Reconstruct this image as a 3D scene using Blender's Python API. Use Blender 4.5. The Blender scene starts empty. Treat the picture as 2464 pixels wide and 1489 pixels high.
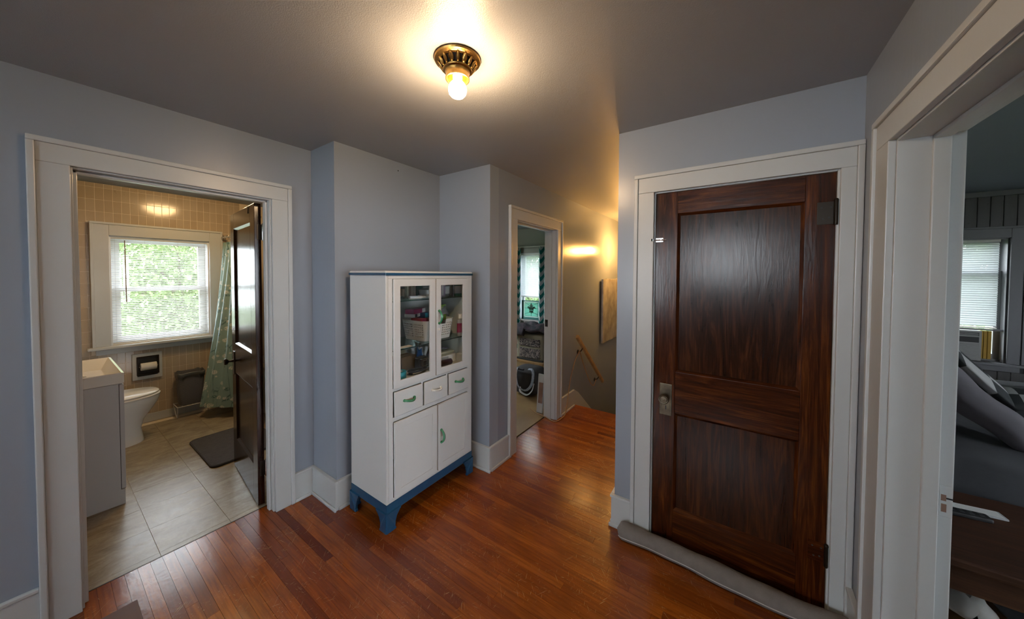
import bpy, bmesh, math, random
from mathutils import Vector, Matrix
PI = math.pi
random.seed(7)
S = bpy.context.scene
COL = S.collection

# ------------------------------------------------------------------ camera, sky, exposure
FPX, CYP, YAW, PITCH, ROLL, CAMZ = 790.2586, 680.8837, math.radians(34.584), math.radians(-1.446), math.radians(0.279), 1.54
fw = Vector((math.cos(PITCH)*math.cos(YAW), math.cos(PITCH)*math.sin(YAW), math.sin(PITCH)))
r0 = Vector((math.sin(YAW), -math.cos(YAW), 0)); u0 = r0.cross(fw)
rr = r0*math.cos(ROLL)+u0*math.sin(ROLL); uu = -r0*math.sin(ROLL)+u0*math.cos(ROLL)
cd = bpy.data.cameras.new('camera'); cam = bpy.data.objects.new('camera', cd); COL.objects.link(cam)
cam.matrix_world = Matrix(((rr.x, uu.x, -fw.x, 0), (rr.y, uu.y, -fw.y, 0), (rr.z, uu.z, -fw.z, CAMZ), (0, 0, 0, 1)))
cd.sensor_width = 36; cd.lens = FPX/2464*36; cd.shift_y = (CYP-744.5)/2464; cd.clip_start = 0.02
S.camera = cam
W = bpy.data.worlds.new('World'); S.world = W; W.use_nodes = True
bg = W.node_tree.nodes['Background']; bg.inputs[0].default_value = (0.86, 0.93, 1.0, 1); bg.inputs[1].default_value = 20.0
S.view_settings.view_transform = 'Standard'; S.view_settings.look = 'None'
S.view_settings.exposure = 0.0; S.view_settings.gamma = 1.0; S.view_settings.use_curve_mapping = False
BULB = (1.0, 0.68, 0.38); BULB_POWER = 440.0
STAIR_POWER = 460.0; BATH_POWER = 55.0

# ------------------------------------------------------------------ measures of the place (metres)
H = 2.386
A1 = 2.446      # bathroom wall face (Y)
X0 = 1.0925     # first step of the wall (X)
A2 = 2.136      # niche wall face (Y)
X1 = 1.991      # second step (X)
A3 = 1.581      # stair hall wall face (Y)
B2 = 2.001      # dark door wall face (X)
YB = 0.604      # corner of the dark door wall (Y)
C3 = -0.429     # bedroom doorway wall face (Y)
TH = 0.115
XBACK = -3.2
BY = 5.0        # bathroom window wall face (Y)
BXL = -0.07; BXR = 2.02
R2X = 5.11      # small bedroom window wall (X)
R3X = 5.39      # large bedroom window wall (X)
YT = 2.556      # where bathroom floor starts

# ------------------------------------------------------------------ materials
class NT:
    def __init__(s, name):
        s.m = bpy.data.materials.new(name); s.m.use_nodes = True; s.t = s.m.node_tree; s.t.nodes.clear()
        s.out = s.t.nodes.new('ShaderNodeOutputMaterial')
    def n(s, typ, props=None, **inp):
        nd = s.t.nodes.new('ShaderNode'+typ)
        for k, v in (props or {}).items(): setattr(nd, k, v)
        for k, v in inp.items(): s.put(nd, k, v)
        return nd
    def put(s, nd, k, v):
        key = int(k[1:]) if k[0] == 'i' and k[1:].isdigit() else k.replace('_', ' ')
        sk = nd.inputs[key]
        if isinstance(v, bpy.types.NodeSocket): s.t.links.new(v, sk)
        else:
            if hasattr(sk.default_value, '__len__') and not isinstance(v, (int, float)):
                v = tuple(v)
                if len(sk.default_value) == 4 and len(v) == 3: v = v+(1,)
            sk.default_value = v
    def pos(s): return s.n('NewGeometry').outputs['Position']
    def obj(s): return s.n('TexCoord').outputs['Object']
    def rnd(s): return s.n('ObjectInfo').outputs['Random']
    def map(s, v, scale=(1, 1, 1), rot=(0, 0, 0), loc=(0, 0, 0)):
        return s.n('Mapping', i0=v, i1=loc, i2=rot, i3=scale).outputs[0]
    def noise(s, v, scale=5, detail=3, rough=.5, dist=0):
        return s.n('TexNoise', Vector=v, Scale=scale, Detail=detail, Roughness=rough, Distortion=dist).outputs[0]
    def vor(s, v, scale=5, feature='F1', out=0, rand=1.0):
        return s.n('TexVoronoi', {'feature': feature}, Vector=v, Scale=scale, Randomness=rand).outputs[out]
    def math(s, op, a, b=0.0): return s.n('Math', {'operation': op}, i0=a, i1=b).outputs[0]
    def ramp(s, f, stops, interp='LINEAR'):
        nd = s.n('ValToRGB', i0=f); cr = nd.color_ramp; cr.interpolation = interp
        while len(cr.elements) < len(stops): cr.elements.new(0.5)
        for e, (p, c) in zip(cr.elements, stops):
            e.position = p; e.color = tuple(c)+(1,) if hasattr(c, '__len__') else (c, c, c, 1)
        return nd.outputs[0]
    def mix(s, f, a, b, blend='MIX'):
        nd = s.n('Mix', {'data_type': 'RGBA', 'blend_type': blend}, i0=f, i6=a, i7=b); return nd.outputs[2]
    def bump(s, h, strength=.2, dist=.01): return s.n('Bump', Height=h, Strength=strength, Distance=dist).outputs[0]
    def sep(s, v): nd = s.n('SeparateXYZ', i0=v); return nd.outputs
    def comb(s, x, y, z=0.0): return s.n('CombineXYZ', i0=x, i1=y, i2=z).outputs[0]
    def bsdf(s, color, rough=.5, metal=0., normal=None, **k):
        nd = s.n('BsdfPrincipled', Base_Color=color, Roughness=rough, Metallic=metal)
        for kk, v in k.items(): s.put(nd, kk, v)
        if normal is not None: s.put(nd, 'Normal', normal)
        return nd.outputs[0]
    def end(s, sh): s.t.links.new(sh, s.out.inputs[0]); return s.m

def plain(name, col, rough=.5, metal=0., bump=None, var=None, **k):
    t = NT(name); c = col; nrm = None
    if var: c = t.mix(t.ramp(t.noise(t.obj(), var[0], 4), [(.35, 0.), (.65, 1.)]), col, var[1])
    if bump: nrm = t.bump(t.noise(t.obj(), bump[0], 4), bump[1], .01)
    return t.end(t.bsdf(c, rough, metal, nrm, **k))

def paint(name, col, col2, rough, bsc, bst, brush=0.):
    t = NT(name); p = t.pos()
    c = t.mix(t.noise(p, 1.7, 4), col, col2)
    h = t.noise(p, bsc, 5, .6)
    if brush: h = t.mix(brush, h, t.noise(t.map(p, (60, 60, 1.6)), 1, 2))
    r = t.math('ADD', rough-.02, t.math('MULTIPLY', t.noise(p, 6, 3), .04))
    return t.end(t.bsdf(c, r, 0, t.bump(h, bst, .01)))

M = {}
M['wall'] = paint('blue_grey_wall_paint', (.288, .325, .385), (.264, .301, .358), .30, 22, .08, .35)
M['ceiling'] = paint('grey_ceiling_paint', (.36, .372, .40), (.33, .342, .37), .40, 260, .22)
M['trim'] = paint('white_trim_paint', (.52, .54, .545), (.48, .50, .505), .33, 30, .05, .5)
M['wall_gloss'] = paint('blue_grey_gloss_wall_paint', (.288, .325, .385), (.264, .301, .358), .20, 22, .10, .55)
M['room_wall'] = paint('pale_room_wall_paint', (.36, .35, .33), (.32, .31, .29), .6, 25, .1)
M['room_ceiling'] = paint('dull_room_ceiling_paint', (.22, .26, .30), (.20, .24, .28), .7, 25, .1)
M['plaster'] = paint('exterior_plaster', (.55, .54, .5), (.5, .49, .46), .9, 25, .2)

def wood_floor():
    t = NT('red_oak_boards'); p = t.pos(); rn = t.rnd()
    base = t.ramp(rn, [(0, (.15, .026, .0035)), (.22, (.28, .061, .0065)), (.55, (.36, .088, .0085)), (.85, (.42, .108, .011)), (1, (.215, .043, .005))])
    off = t.n('VectorMath', {'operation': 'ADD'}, i0=p, i1=t.comb(t.math('MULTIPLY', rn, 37.), t.math('MULTIPLY', rn, 91.), 0.)).outputs[0]
    g = t.noise(t.map(off, (85, 5, 1)), 1, 5, .6)
    c = t.mix(t.ramp(g, [(.30, .55), (.62, 0.)]), base, (.075, .018, .004))
    c = t.mix(t.ramp(t.noise(p, 2.2, 3), [(.35, .45), (.6, 0.)]), c, (.10, .022, .007))
    scr = None
    for i, (ang, sx, sy, th) in enumerate(((.5, 8, 300, .715), (-.75, 7, 340, .71), (1.35, 11, 280, .715), (2.3, 4.5, 260, .72), (.05, 13, 380, .72), (2.8, 15, 300, .71))):
        n = t.noise(t.map(t.map(p, (1, 1, 1), (0, 0, ang)), (sx, sy, 1), (0, 0, 0), (i*3.7, i*1.9, 0)), 1, 2, .55)
        s1 = t.ramp(n, [(th-.012, 0.), (th+.02, 1.)])
        scr = s1 if scr is None else t.math('MAXIMUM', scr, s1)
    mask = t.ramp(t.noise(p, 3.4, 3), [(.42, 0.), (.55, 1.)])
    scr = t.math('MULTIPLY', scr, mask)
    chip = t.math('MULTIPLY', t.ramp(t.noise(t.map(p, (1, 1.8, 1), (0, 0, .6)), 80, 4, .7), [(.63, 0.), (.67, 1.)]), t.ramp(t.noise(p, 4.3, 3), [(.52, 0.), (.62, 1.)]))
    wear = t.math('MAXIMUM', scr, chip)
    c = t.mix(t.math('MULTIPLY', wear, .85), c, (.62, .39, .17))
    r = t.math('ADD', .14, t.math('MULTIPLY', t.noise(p, 5, 4), .12))
    h = t.mix(.35, t.noise(t.map(p, (16, 2, 1)), 1, 3), t.noise(p, 40, 4))
    return t.end(t.bsdf(c, r, 0, t.bump(h, .16, .008)))
M['floor'] = wood_floor()
M['floor_gap'] = plain('dark_floor_gap', (.03, .01, .004), .7)
M['fir_floor'] = plain('worn_pale_floorboards', (.30, .19, .075), .45, var=(3, (.22, .13, .05)))

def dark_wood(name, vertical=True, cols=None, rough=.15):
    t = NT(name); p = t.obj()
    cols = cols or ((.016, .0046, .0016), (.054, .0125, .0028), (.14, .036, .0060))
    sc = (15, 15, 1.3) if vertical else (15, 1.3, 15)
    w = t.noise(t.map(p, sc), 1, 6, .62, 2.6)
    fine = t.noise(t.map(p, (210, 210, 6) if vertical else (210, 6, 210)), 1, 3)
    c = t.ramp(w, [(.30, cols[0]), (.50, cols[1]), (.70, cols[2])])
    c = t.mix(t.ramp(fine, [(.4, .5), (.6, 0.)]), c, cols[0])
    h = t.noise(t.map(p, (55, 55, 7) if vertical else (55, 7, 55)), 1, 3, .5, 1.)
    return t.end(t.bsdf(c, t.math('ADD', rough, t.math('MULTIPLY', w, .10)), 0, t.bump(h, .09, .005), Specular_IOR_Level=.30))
M['dwood_v'] = dark_wood('dark_varnished_wood_upright')
M['dwood_h'] = dark_wood('dark_varnished_wood_level', False)
M['dwood_panel'] = dark_wood('dark_varnished_wood_panel', True, ((.011, .0042, .0022), (.036, .0105, .0038), (.085, .025, .0065)), .15)
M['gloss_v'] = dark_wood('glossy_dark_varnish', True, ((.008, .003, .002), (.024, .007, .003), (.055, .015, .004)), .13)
M['red_board'] = plain('dark_red_stained_board', (.10, .026, .010), .55, var=(8, (.07, .018, .008)))
M['bench_wood'] = dark_wood('brown_bench_wood', False, ((.03, .012, .006), (.06, .024, .012), (.09, .038, .018)), .5)
M['rail_wood'] = plain('honey_wood', (.42, .25, .10), .45, var=(18, (.30, .17, .06)))
M['light_plank'] = plain('weathered_pale_plank', (.42, .40, .37), .6, var=(7, (.25, .235, .22)))
M['board_brown'] = plain('pinkish_bare_wood', (.25, .15, .11), .7, var=(9, (.18, .10, .07)))

M['white_enamel'] = plain('white_enamel', (.60, .605, .60), .36, bump=(60, .03))
M['white_inner'] = plain('grey_white_enamel_inside', (.55, .56, .57), .5)
M['blue_enamel'] = plain('blue_enamel', (.008, .060, .135), .30, bump=(30, .05), var=(14, (.012, .075, .155)))
M['green_plastic'] = plain('jade_green_plastic', (.05, .24, .115), .25)
M['black_line'] = plain('black_plastic', (.01, .01, .011), .35)
M['cream_plastic'] = plain('cream_plastic', (.7, .68, .62), .3)
M['chrome'] = plain('bright_metal', (.62, .62, .62), .22, 1.)
M['dark_metal'] = plain('dark_bronze_metal', (.035, .028, .022), .35, .8)
M['old_brass'] = plain('tarnished_brass', (.20, .165, .11), .38, .9, bump=(40, .1), var=(25, (.11, .09, .065)))
M['gold'] = plain('old_gold_brass', (.62, .38, .12), .32, 1., bump=(70, .12), var=(30, (.36, .20, .06)))
M['black'] = plain('matte_black', (.012, .012, .013), .6)
M['black_rubber'] = plain('black_iron', (.014, .013, .013), .45)
M['white_plastic'] = plain('white_plastic', (.72, .72, .71), .35)
M['porcelain'] = plain('white_porcelain', (.70, .69, .66), .12)
M['vanity'] = plain('grey_vanity_laminate', (.47, .48, .50), .45)
M['white_paper'] = plain('white_paper', (.68, .67, .64), .8)
M['curtain_lin'] = plain('off_white_linen', (.55, .55, .53), .9)
M['grey_fabric'] = plain('warm_grey_fabric', (.200, .178, .160), .92, bump=(260, .3), var=(22, (.172, .153, .137)))
M['piping'] = plain('pale_piping', (.50, .47, .44), .8)
M['mat_fabric'] = plain('slate_bath_mat', (.090, .090, .103), .95, bump=(200, .8), var=(40, (.075, .075, .088)))
M['wicker'] = plain('grey_woven_plastic', (.135, .135, .148), .6, bump=(120, .5))
M['bag_clear'] = plain('grey_bin_liner', (.10, .11, .115), .35)
M['wire_white'] = plain('white_coated_wire', (.66, .66, .62), .4)
M['cord'] = plain('orange_brown_cord', (.32, .17, .065), .5)
M['grout'] = plain('pale_grout', (.74, .64, .50), .45)

def tile_mat():
    t = NT('beige_glazed_tile'); p = t.pos()
    c = t.mix(t.rnd(), (.47, .385, .285), (.435, .35, .255))
    spr = t.math('MULTIPLY', t.ramp(t.noise(p, 42, 3, .6), [(.60, 0.), (.66, 1.)]), t.ramp(t.vor(p, 3.4), [(.10, 1.), (.22, 0.)]))
    c = t.mix(t.math('MULTIPLY', spr, .7), c, (.15, .10, .06))
    return t.end(t.bsdf(c, .13, 0, t.bump(t.noise(p, 9, 2), .05, .01)))
M['tile'] = tile_mat()
M['tile_plain'] = plain('beige_tiled_wall', (.45, .36, .26), .25)
def vinyl():
    t = NT('stone_look_floor_tile'); p = t.pos()
    off = t.n('VectorMath', {'operation': 'ADD'}, i0=p, i1=t.comb(t.math('MULTIPLY', t.rnd(), 13.), t.math('MULTIPLY', t.rnd(), 31.), 0.)).outputs[0]
    n = t.noise(t.map(off, (5, 11, 1), (0, 0, .25)), 1, 7, .65, 1.3)
    c = t.ramp(n, [(.28, (.17, .135, .085)), (.48, (.30, .25, .175)), (.68, (.42, .37, .28))])
    c = t.mix(t.ramp(t.noise(off, 60, 5, .7), [(.35, .3), (.6, 0.)]), c, (.16, .13, .09))
    return t.end(t.bsdf(c, t.math('ADD', .285, t.math('MULTIPLY', n, .1)), 0, t.bump(n, .22, .006)))
M['vinyl'] = vinyl()

def glass_mat(name, tint=(1, 1, 1), refl=.09, rough=.02):
    t = NT(name)
    tr = t.n('BsdfTransparent', Color=tint).outputs[0]; gl = t.n('BsdfGlossy', Color=(1, 1, 1), Roughness=rough).outputs[0]
    return t.end(t.n('MixShader', i0=refl, i1=tr, i2=gl).outputs[0])
M['glass'] = glass_mat('window_glass', (1, 1, 1), .05)
M['cab_glass'] = glass_mat('cabinet_glass', (.975, .99, .985), .035)
M['shelf_glass'] = glass_mat('green_shelf_glass', (.78, .90, .87), .08)
M['shelf_edge'] = plain('green_glass_edge', (.010, .045, .042), .1)
M['clear_plastic'] = glass_mat('clear_plastic', (.75, .8, .82), .15, .1)

def translucent(name, col, f=.35, rough=.5):
    t = NT(name); d = t.bsdf(col, rough); tr = t.n('BsdfTranslucent', Color=col).outputs[0]
    return t.end(t.n('MixShader', i0=f, i1=d, i2=tr).outputs[0])
M['slat'] = translucent('white_blind_slat', (.74, .73, .70), .30)
M['slat_dim'] = translucent('white_closed_blind_slat', (.62, .65, .66), .13)
M['sash'] = plain('white_vinyl_sash', (.72, .74, .76), .35)

def emit(name, col, st):
    t = NT(name); return t.end(t.n('Emission', Color=col, Strength=st).outputs[0])
M['bulb'] = emit('lit_bulb', BULB, BULB_POWER)
M['stair_bulb'] = emit('lit_stair_bulb', (1., .49, .125), STAIR_POWER)
M['dome_lit'] = emit('lit_glass_dome', (1., .65, .30), BATH_POWER)

def leaf_mat(name, a, b):
    t = NT(name); c = t.mix(t.noise(t.pos(), 3.5, 4), a, b)
    d = t.bsdf(c, .45); tr = t.n('BsdfTranslucent', Color=c).outputs[0]
    return t.end(t.n('MixShader', i0=.3, i1=d, i2=tr).outputs[0])
M['leaf'] = leaf_mat('bright_green_leaves', (.095, .165, .055), (.20, .28, .115))
M['leaf2'] = leaf_mat('deep_green_leaves', (.028, .065, .024), (.06, .12, .04))
M['bark'] = plain('grey_bark', (.12, .10, .08), .9, bump=(20, .6))
M['grass'] = plain('lawn', (.05, .09, .02), .95, var=(2, (.07, .11, .03)))
M['roofing'] = plain('pale_roof_edge', (.55, .56, .58), .8)

def shower_mat():
    t = NT('teal_flowered_curtain'); s = t.sep(t.n('TexCoord').outputs['UV']); v = t.comb(s[0], s[1], 0.)
    base = t.mix(t.noise(v, 3, 3), (.165, .265, .235), (.225, .325, .285))
    def blot(scale, lo, off, sq):
        q = t.map(v, (1, sq, 1), (0, 0, 0), off)
        return t.math('MULTIPLY', t.ramp(t.vor(q, scale), [(lo-.05, 1.), (lo, 0.)]), t.ramp(t.noise(v, 75, 3, .7), [(.44, 0.), (.52, 1.)]))
    stem = t.math('MULTIPLY', t.ramp(t.vor(t.map(v, (9, 2.2, 1), (0, 0, .12)), 1, 'DISTANCE_TO_EDGE'), [(.008, 1.), (.022, 0.)]), t.ramp(t.noise(v, 5, 2), [(.45, 0.), (.55, 1.)]))
    c = t.mix(t.math('MULTIPLY', stem, .8), base, (.03, .085, .085))
    c = t.mix(t.math('MULTIPLY', blot(8.5, .27, (.4, .2, 0), 1.5), .85), c, (.022, .085, .085))
    c = t.mix(t.math('MULTIPLY', blot(8.0, .30, (2.3, 5.2, 0), 1.5), .9), c, (.62, .60, .53))
    c = t.mix(t.math('MULTIPLY', blot(13., .22, (7.3, 1.2, 0), 1.1), .9), c, (.62, .60, .53))
    return t.end(t.bsdf(c, .6))
M['shower'] = shower_mat()
def chevron_mat():
    t = NT('teal_white_chevron_cloth'); s = t.sep(t.n('TexCoord').outputs['UV'])
    tri = t.math('PINGPONG', s[0], .10)
    f = t.math('FRACT', t.math('MULTIPLY', t.math('ADD', s[1], t.math('MULTIPLY', tri, .9)), 6.4))
    c = t.mix(t.math('GREATER_THAN', f, .5), (.46, .49, .48), (.006, .16, .15))
    return t.end(t.bsdf(c, .9))
M['chevron'] = chevron_mat()
def zebra_mat():
    t = NT('black_white_swirl_fabric'); n = t.noise(t.obj(), 34, 3, .6, 1.5)
    return t.end(t.bsdf(t.ramp(n, [(.47, (.012, .010, .012)), (.53, (.30, .25, .22))]), .85))
M['zebra'] = zebra_mat()
def check_mat():
    t = NT('black_white_checked_bedcover'); s = t.sep(t.n('TexCoord').outputs['UV'])
    k = t.n('TexChecker', Vector=t.comb(s[0], s[1], 0.), Color1=(.010, .013, .014), Color2=(.26, .26, .26), Scale=1.0).outputs[0]
    return t.end(t.bsdf(k, .85))
M['check'] = check_mat()
M['quilt'] = plain('dark_teal_flowered_cloth', (.020, .03, .034), .9, var=(16, (.09, .06, .075)))
M['sheet'] = plain('charcoal_sheet', (.048, .050, .055), .85, bump=(7, .8))
M['pillow'] = plain('mauve_grey_pillowcase', (.075, .070, .080), .85, bump=(10, .5))
M['strap'] = plain('pale_blue_patterned_strap', (.25, .35, .42), .8, var=(60, (.5, .5, .55)))
M['bag_dark'] = plain('charcoal_canvas', (.030, .028, .028), .85, var=(10, (.045, .04, .036)))
M['khaki'] = plain('khaki_cloth', (.26, .235, .16), .9)
def panel_mat():
    t = NT('grey_wood_panelling'); p = t.pos()
    c = t.mix(t.noise(t.map(p, (1, 30, 2)), 1, 4), (.075, .071, .069), (.105, .101, .10))
    c = t.mix(t.math('MULTIPLY', t.ramp(t.noise(p, 16, 2), [(.66, 0.), (.72, 1.)]), .6), c, (.05, .045, .04))
    return t.end(t.bsdf(c, .55))
M['panelling'] = panel_mat()
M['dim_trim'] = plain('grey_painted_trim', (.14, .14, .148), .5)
M['ac_white'] = plain('grey_white_appliance_plastic', (.30, .30, .29), .5)
M['yellow_foam'] = plain('amber_pleated_panel', (.42, .25, .035), .7)
COLS = dict(pink=(.30, .022, .10), white=(.62, .62, .60), red=(.30, .018, .022), blue=(.012, .14, .42), teal=(.01, .27, .36), brown=(.15, .085, .038), green=(.17, .30, .012),
            dgreen=(.012, .13, .10), violet=(.21, .17, .25), lgrey=(.36, .37, .38), dgrey=(.05, .055, .06), navy=(.02, .05, .11), cream=(.50, .45, .34), maroon=(.035, .010, .012), tan=(.20, .13, .08), magenta=(.26, .012, .06))
for k, v in COLS.items(): M['c_'+k] = plain(k+'_item', v, .42)

# ------------------------------------------------------------------ mesh helpers
ORG = {}
def setp(o, label=None, cat=None, group=None, kind=None):
    if label: o['label'] = label
    if cat: o['category'] = cat
    if group: o['group'] = group
    if kind: o['kind'] = kind
    return o
def thing(name, label, cat, loc=(0, 0, 0), rz=0., group=None, kind=None):
    o = bpy.data.objects.new(name, None); COL.objects.link(o); o.empty_display_size = .05
    o.location = loc; o.rotation_euler = (0, 0, rz); ORG[o.name] = Vector(loc) if rz == 0 else Vector((0, 0, 0))
    return setp(o, label, cat, group, kind)
class MB:
    def __init__(s): s.v = []; s.f = []; s.uv = None
    def box(s, x0, y0, z0, x1, y1, z1):
        if x0 > x1: x0, x1 = x1, x0
        if y0 > y1: y0, y1 = y1, y0
        if z0 > z1: z0, z1 = z1, z0
        b = len(s.v); s.v += [(x, y, z) for z in (z0, z1) for (x, y) in ((x0, y0), (x1, y0), (x1, y1), (x0, y1))]
        s.f += [tuple(b+i for i in q) for q in ((3, 2, 1, 0), (4, 5, 6, 7), (0, 1, 5, 4), (1, 2, 6, 5), (2, 3, 7, 6), (3, 0, 4, 7))]; return s
    def mbox(s, mp, u0, d0, z0, u1, d1, z1):
        a = mp(u0, d0, z0); b = mp(u1, d1, z1); return s.box(*a, *b)
    def prism(s, poly, fn, a, b):
        """poly: 2-D points, fn(p, t) -> 3-D, extruded from t=a to t=b"""
        n = len(poly); k = len(s.v); s.v += [fn(p, a) for p in poly]+[fn(p, b) for p in poly]
        s.f += [tuple(k+i for i in range(n))[::-1], tuple(k+n+i for i in range(n))]
        s.f += [(k+i, k+(i+1) % n, k+n+(i+1) % n, k+n+i) for i in range(n)]; return s
    def lathe(s, prof, c=(0, 0, 0), axis='z', seg=24):
        k = len(s.v); n = len(prof)
        for i in range(seg):
            a = 2*PI*i/seg
            for r, h in prof:
                p = (r*math.cos(a), r*math.sin(a), h)
                if axis == 'x': p = (h, p[0], p[1])
                elif axis == 'y': p = (p[0], h, p[1])
                s.v.append((c[0]+p[0], c[1]+p[1], c[2]+p[2]))
        for i in range(seg):
            j = (i+1) % seg
            for q in range(n-1): s.f.append((k+i*n+q, k+j*n+q, k+j*n+q+1, k+i*n+q+1))
        if prof[0][0] > 1e-5: s.f.append(tuple(k+i*n for i in range(seg))[::-1])
        if prof[-1][0] > 1e-5: s.f.append(tuple(k+i*n+n-1 for i in range(seg)))
        return s
    def tube(s, pts, r, seg=8, caps=True, flat=1.):
        pts = [Vector(p) for p in pts]; k = len(s.v); n = len(pts); up = None
        rad = r if hasattr(r, '__len__') else [r]*n
        for i, p in enumerate(pts):
            d = (pts[min(i+1, n-1)]-pts[max(i-1, 0)]).normalized()
            if up is None: up = Vector((0, 0, 1)) if abs(d.z) < .9 else Vector((1, 0, 0))
            a = d.cross(up).normalized(); b = a.cross(d).normalized(); up = b
            for j in range(seg):
                t = 2*PI*j/seg; s.v.append(tuple(p+a*math.cos(t)*rad[i]+b*math.sin(t)*rad[i]*flat))
        for i in range(n-1):
            for j in range(seg):
                s.f.append((k+i*seg+j, k+i*seg+(j+1) % seg, k+(i+1)*seg+(j+1) % seg, k+(i+1)*seg+j))
        if caps: s.f += [tuple(k+j for j in range(seg))[::-1], tuple(k+(n-1)*seg+j for j in range(seg))]
        return s
    def grid(s, fn, nu, nv, uv=None):
        k = len(s.v); uvs = []
        for i in range(nu+1):
            for j in range(nv+1):
                s.v.append(tuple(fn(i/nu, j/nv)))
                if uv: uvs.append(uv(i/nu, j/nv))
        for i in range(nu):
            for j in range(nv):
                s.f.append((k+i*(nv+1)+j, k+(i+1)*(nv+1)+j, k+(i+1)*(nv+1)+j+1, k+i*(nv+1)+j+1))
        if uv: s.uv = uvs
        return s
    def build(s, name, mat, parent=None, label=None, cat=None, group=None, kind=None, bevel=0., bseg=2, smooth=False, local=False, solid=0., subsurf=0, origin=None):
        vs = [Vector(v) for v in s.v]
        if parent is not None: o0 = Vector((0, 0, 0)) if local else ORG.get(parent.name, Vector((0, 0, 0)))
        elif origin is not None: o0 = Vector(origin)
        elif kind == 'structure': o0 = Vector((0, 0, 0))
        else:
            xs = [v.x for v in vs]; ys = [v.y for v in vs]
            o0 = Vector(((min(xs)+max(xs))/2, (min(ys)+max(ys))/2, min(v.z for v in vs)))
        me = bpy.data.meshes.new(name); me.from_pydata([tuple(v-o0) for v in vs], [], s.f)
        if s.uv:
            l = me.uv_layers.new(name='UVMap')
            for lp in me.loops: l.data[lp.index].uv = s.uv[lp.vertex_index]
        bm = bmesh.new(); bm.from_mesh(me)
        if not s.uv: bmesh.ops.recalc_face_normals(bm, faces=bm.faces)
        if bevel > 0:
            es = [e for e in bm.edges if len(e.link_faces) == 2 and e.calc_face_angle(0) > .5]
            bmesh.ops.bevel(bm, geom=es, offset=bevel, segments=bseg, profile=.6, affect='EDGES', clamp_overlap=True)
        bm.to_mesh(me); bm.free()
        me.materials.append(M[mat])
        if smooth:
            for p in me.polygons: p.use_smooth = True
            try: me.set_sharp_from_angle(angle=math.radians(40))
            except Exception: pass
        o = bpy.data.objects.new(name, me); COL.objects.link(o)
        if parent is not None:
            o.parent = parent; ORG[o.name] = o0 if not local else Vector((0, 0, 0))
        else: o.location = o0; ORG[o.name] = o0
        if solid: md = o.modifiers.new('solid', 'SOLIDIFY'); md.thickness = solid; md.offset = 0
        if subsurf: md = o.modifiers.new('sub', 'SUBSURF'); md.levels = subsurf; md.render_levels = subsurf
        return setp(o, label, cat, group, kind)
def bx(name, mat, x0, y0, z0, x1, y1, z1, parent=None, bevel=.002, **k):
    return MB().box(x0, y0, z0, x1, y1, z1).build(name, mat, parent, bevel=bevel, **k)
def dup(o, loc, parent=None, **k):
    c = o.copy(); COL.objects.link(c); c.location = loc
    if parent is not None: c.parent = parent
    return setp(c, **k)
mY = lambda y0: (lambda u, d, z: (u, y0+d, z))       # wall facing -Y
mX = lambda x0: (lambda u, d, z: (x0+d, u, z))       # wall facing -X
mYp = lambda y0: (lambda u, d, z: (u, y0-d, z))      # wall facing +Y
def sm(name, boxes, mat, **k):
    b = MB()
    for q in boxes: b.box(*q)
    return b.build(name, mat, kind='structure', **k)

# ================================================================== THE SETTING
# ---- walls
bo0, bo1 = .0946, .8533; bz = 2.010           # bathroom door, inside the casing
ho0, ho1 = 2.3455, 3.111; hz = 2.012          # small bedroom doorway
do0, do1 = -.357, .399; dz = 2.008            # dark door (Y range)
ro0, ro1 = .90, 1.65; rz_ = 2.000             # large bedroom doorway
sm('wall_left', [(XBACK, A1, 0, bo0-.02, A1+TH, H), (bo1+.02, A1, 0, X0+.01, A1+TH, H), (bo0-.02, A1, bz+.02, bo1+.02, A1+TH, H)], 'wall')
sm('wall_niche', [(X0, A2, 0, X1+.11, A1+TH, H)], 'wall')
sm('wall_step', [(X1, A3, 0, X1+.11, A2, H)], 'wall')
sm('wall_hall', [(X1+.11, A3, 0, ho0-.02, A3+TH, H), (ho0-.02, A3, hz+.02, ho1+.02, A3+TH, H), (ho1+.02, A3, 0, 3.6, A3+TH, H), (3.6, A3, -2.6, 6.6, A3+TH, H)], 'wall_gloss')
sm('wall_door', [(B2, C3, 0, B2+TH, do0-.02, H), (B2, do1+.02, 0, B2+TH, YB, H), (B2, do0-.02, dz+.02, B2+TH, do1+.02, H)], 'wall')
sm('wall_stair', [(B2+TH, YB-TH, 0, 3.6, YB, H), (3.6, YB-TH, -2.6, 6.6, YB, H)], 'wall')
sm('wall_right', [(XBACK, C3-.13, 0, ro0-.02, C3, H), (ro1+.02, C3-.13, 0, B2+TH, C3, H), (ro0-.02, C3-.13, rz_+.02, ro1+.02, C3, H)], 'wall')
sm('wall_stair_end', [(6.6, YB-TH, -2.6, 6.7, A3+TH, H)], 'wall')
wb0, wb1, wbz0, wbz1 = -.34, .86, 1.42, 2.26    # unseen windows behind the camera, second one added for fill light (Y, Z)
wd0, wd1, wdz0, wdz1 = 1.30, 2.10, .90, 2.15
sm('wall_back', [(XBACK-.13, C3-.13, 0, XBACK, wb0, H), (XBACK-.13, wb1, 0, XBACK, wd0, H), (XBACK-.13, wd1, 0, XBACK, A1+TH, H), (XBACK-.13, wd0, 0, XBACK, wd1, wdz0), (XBACK-.13, wd0, wdz1, XBACK, wd1, H), (XBACK-.13, wb0, 0, XBACK, wb1, wbz0), (XBACK-.13, wb0, wbz1, XBACK, wb1, H)], 'wall')
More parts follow.
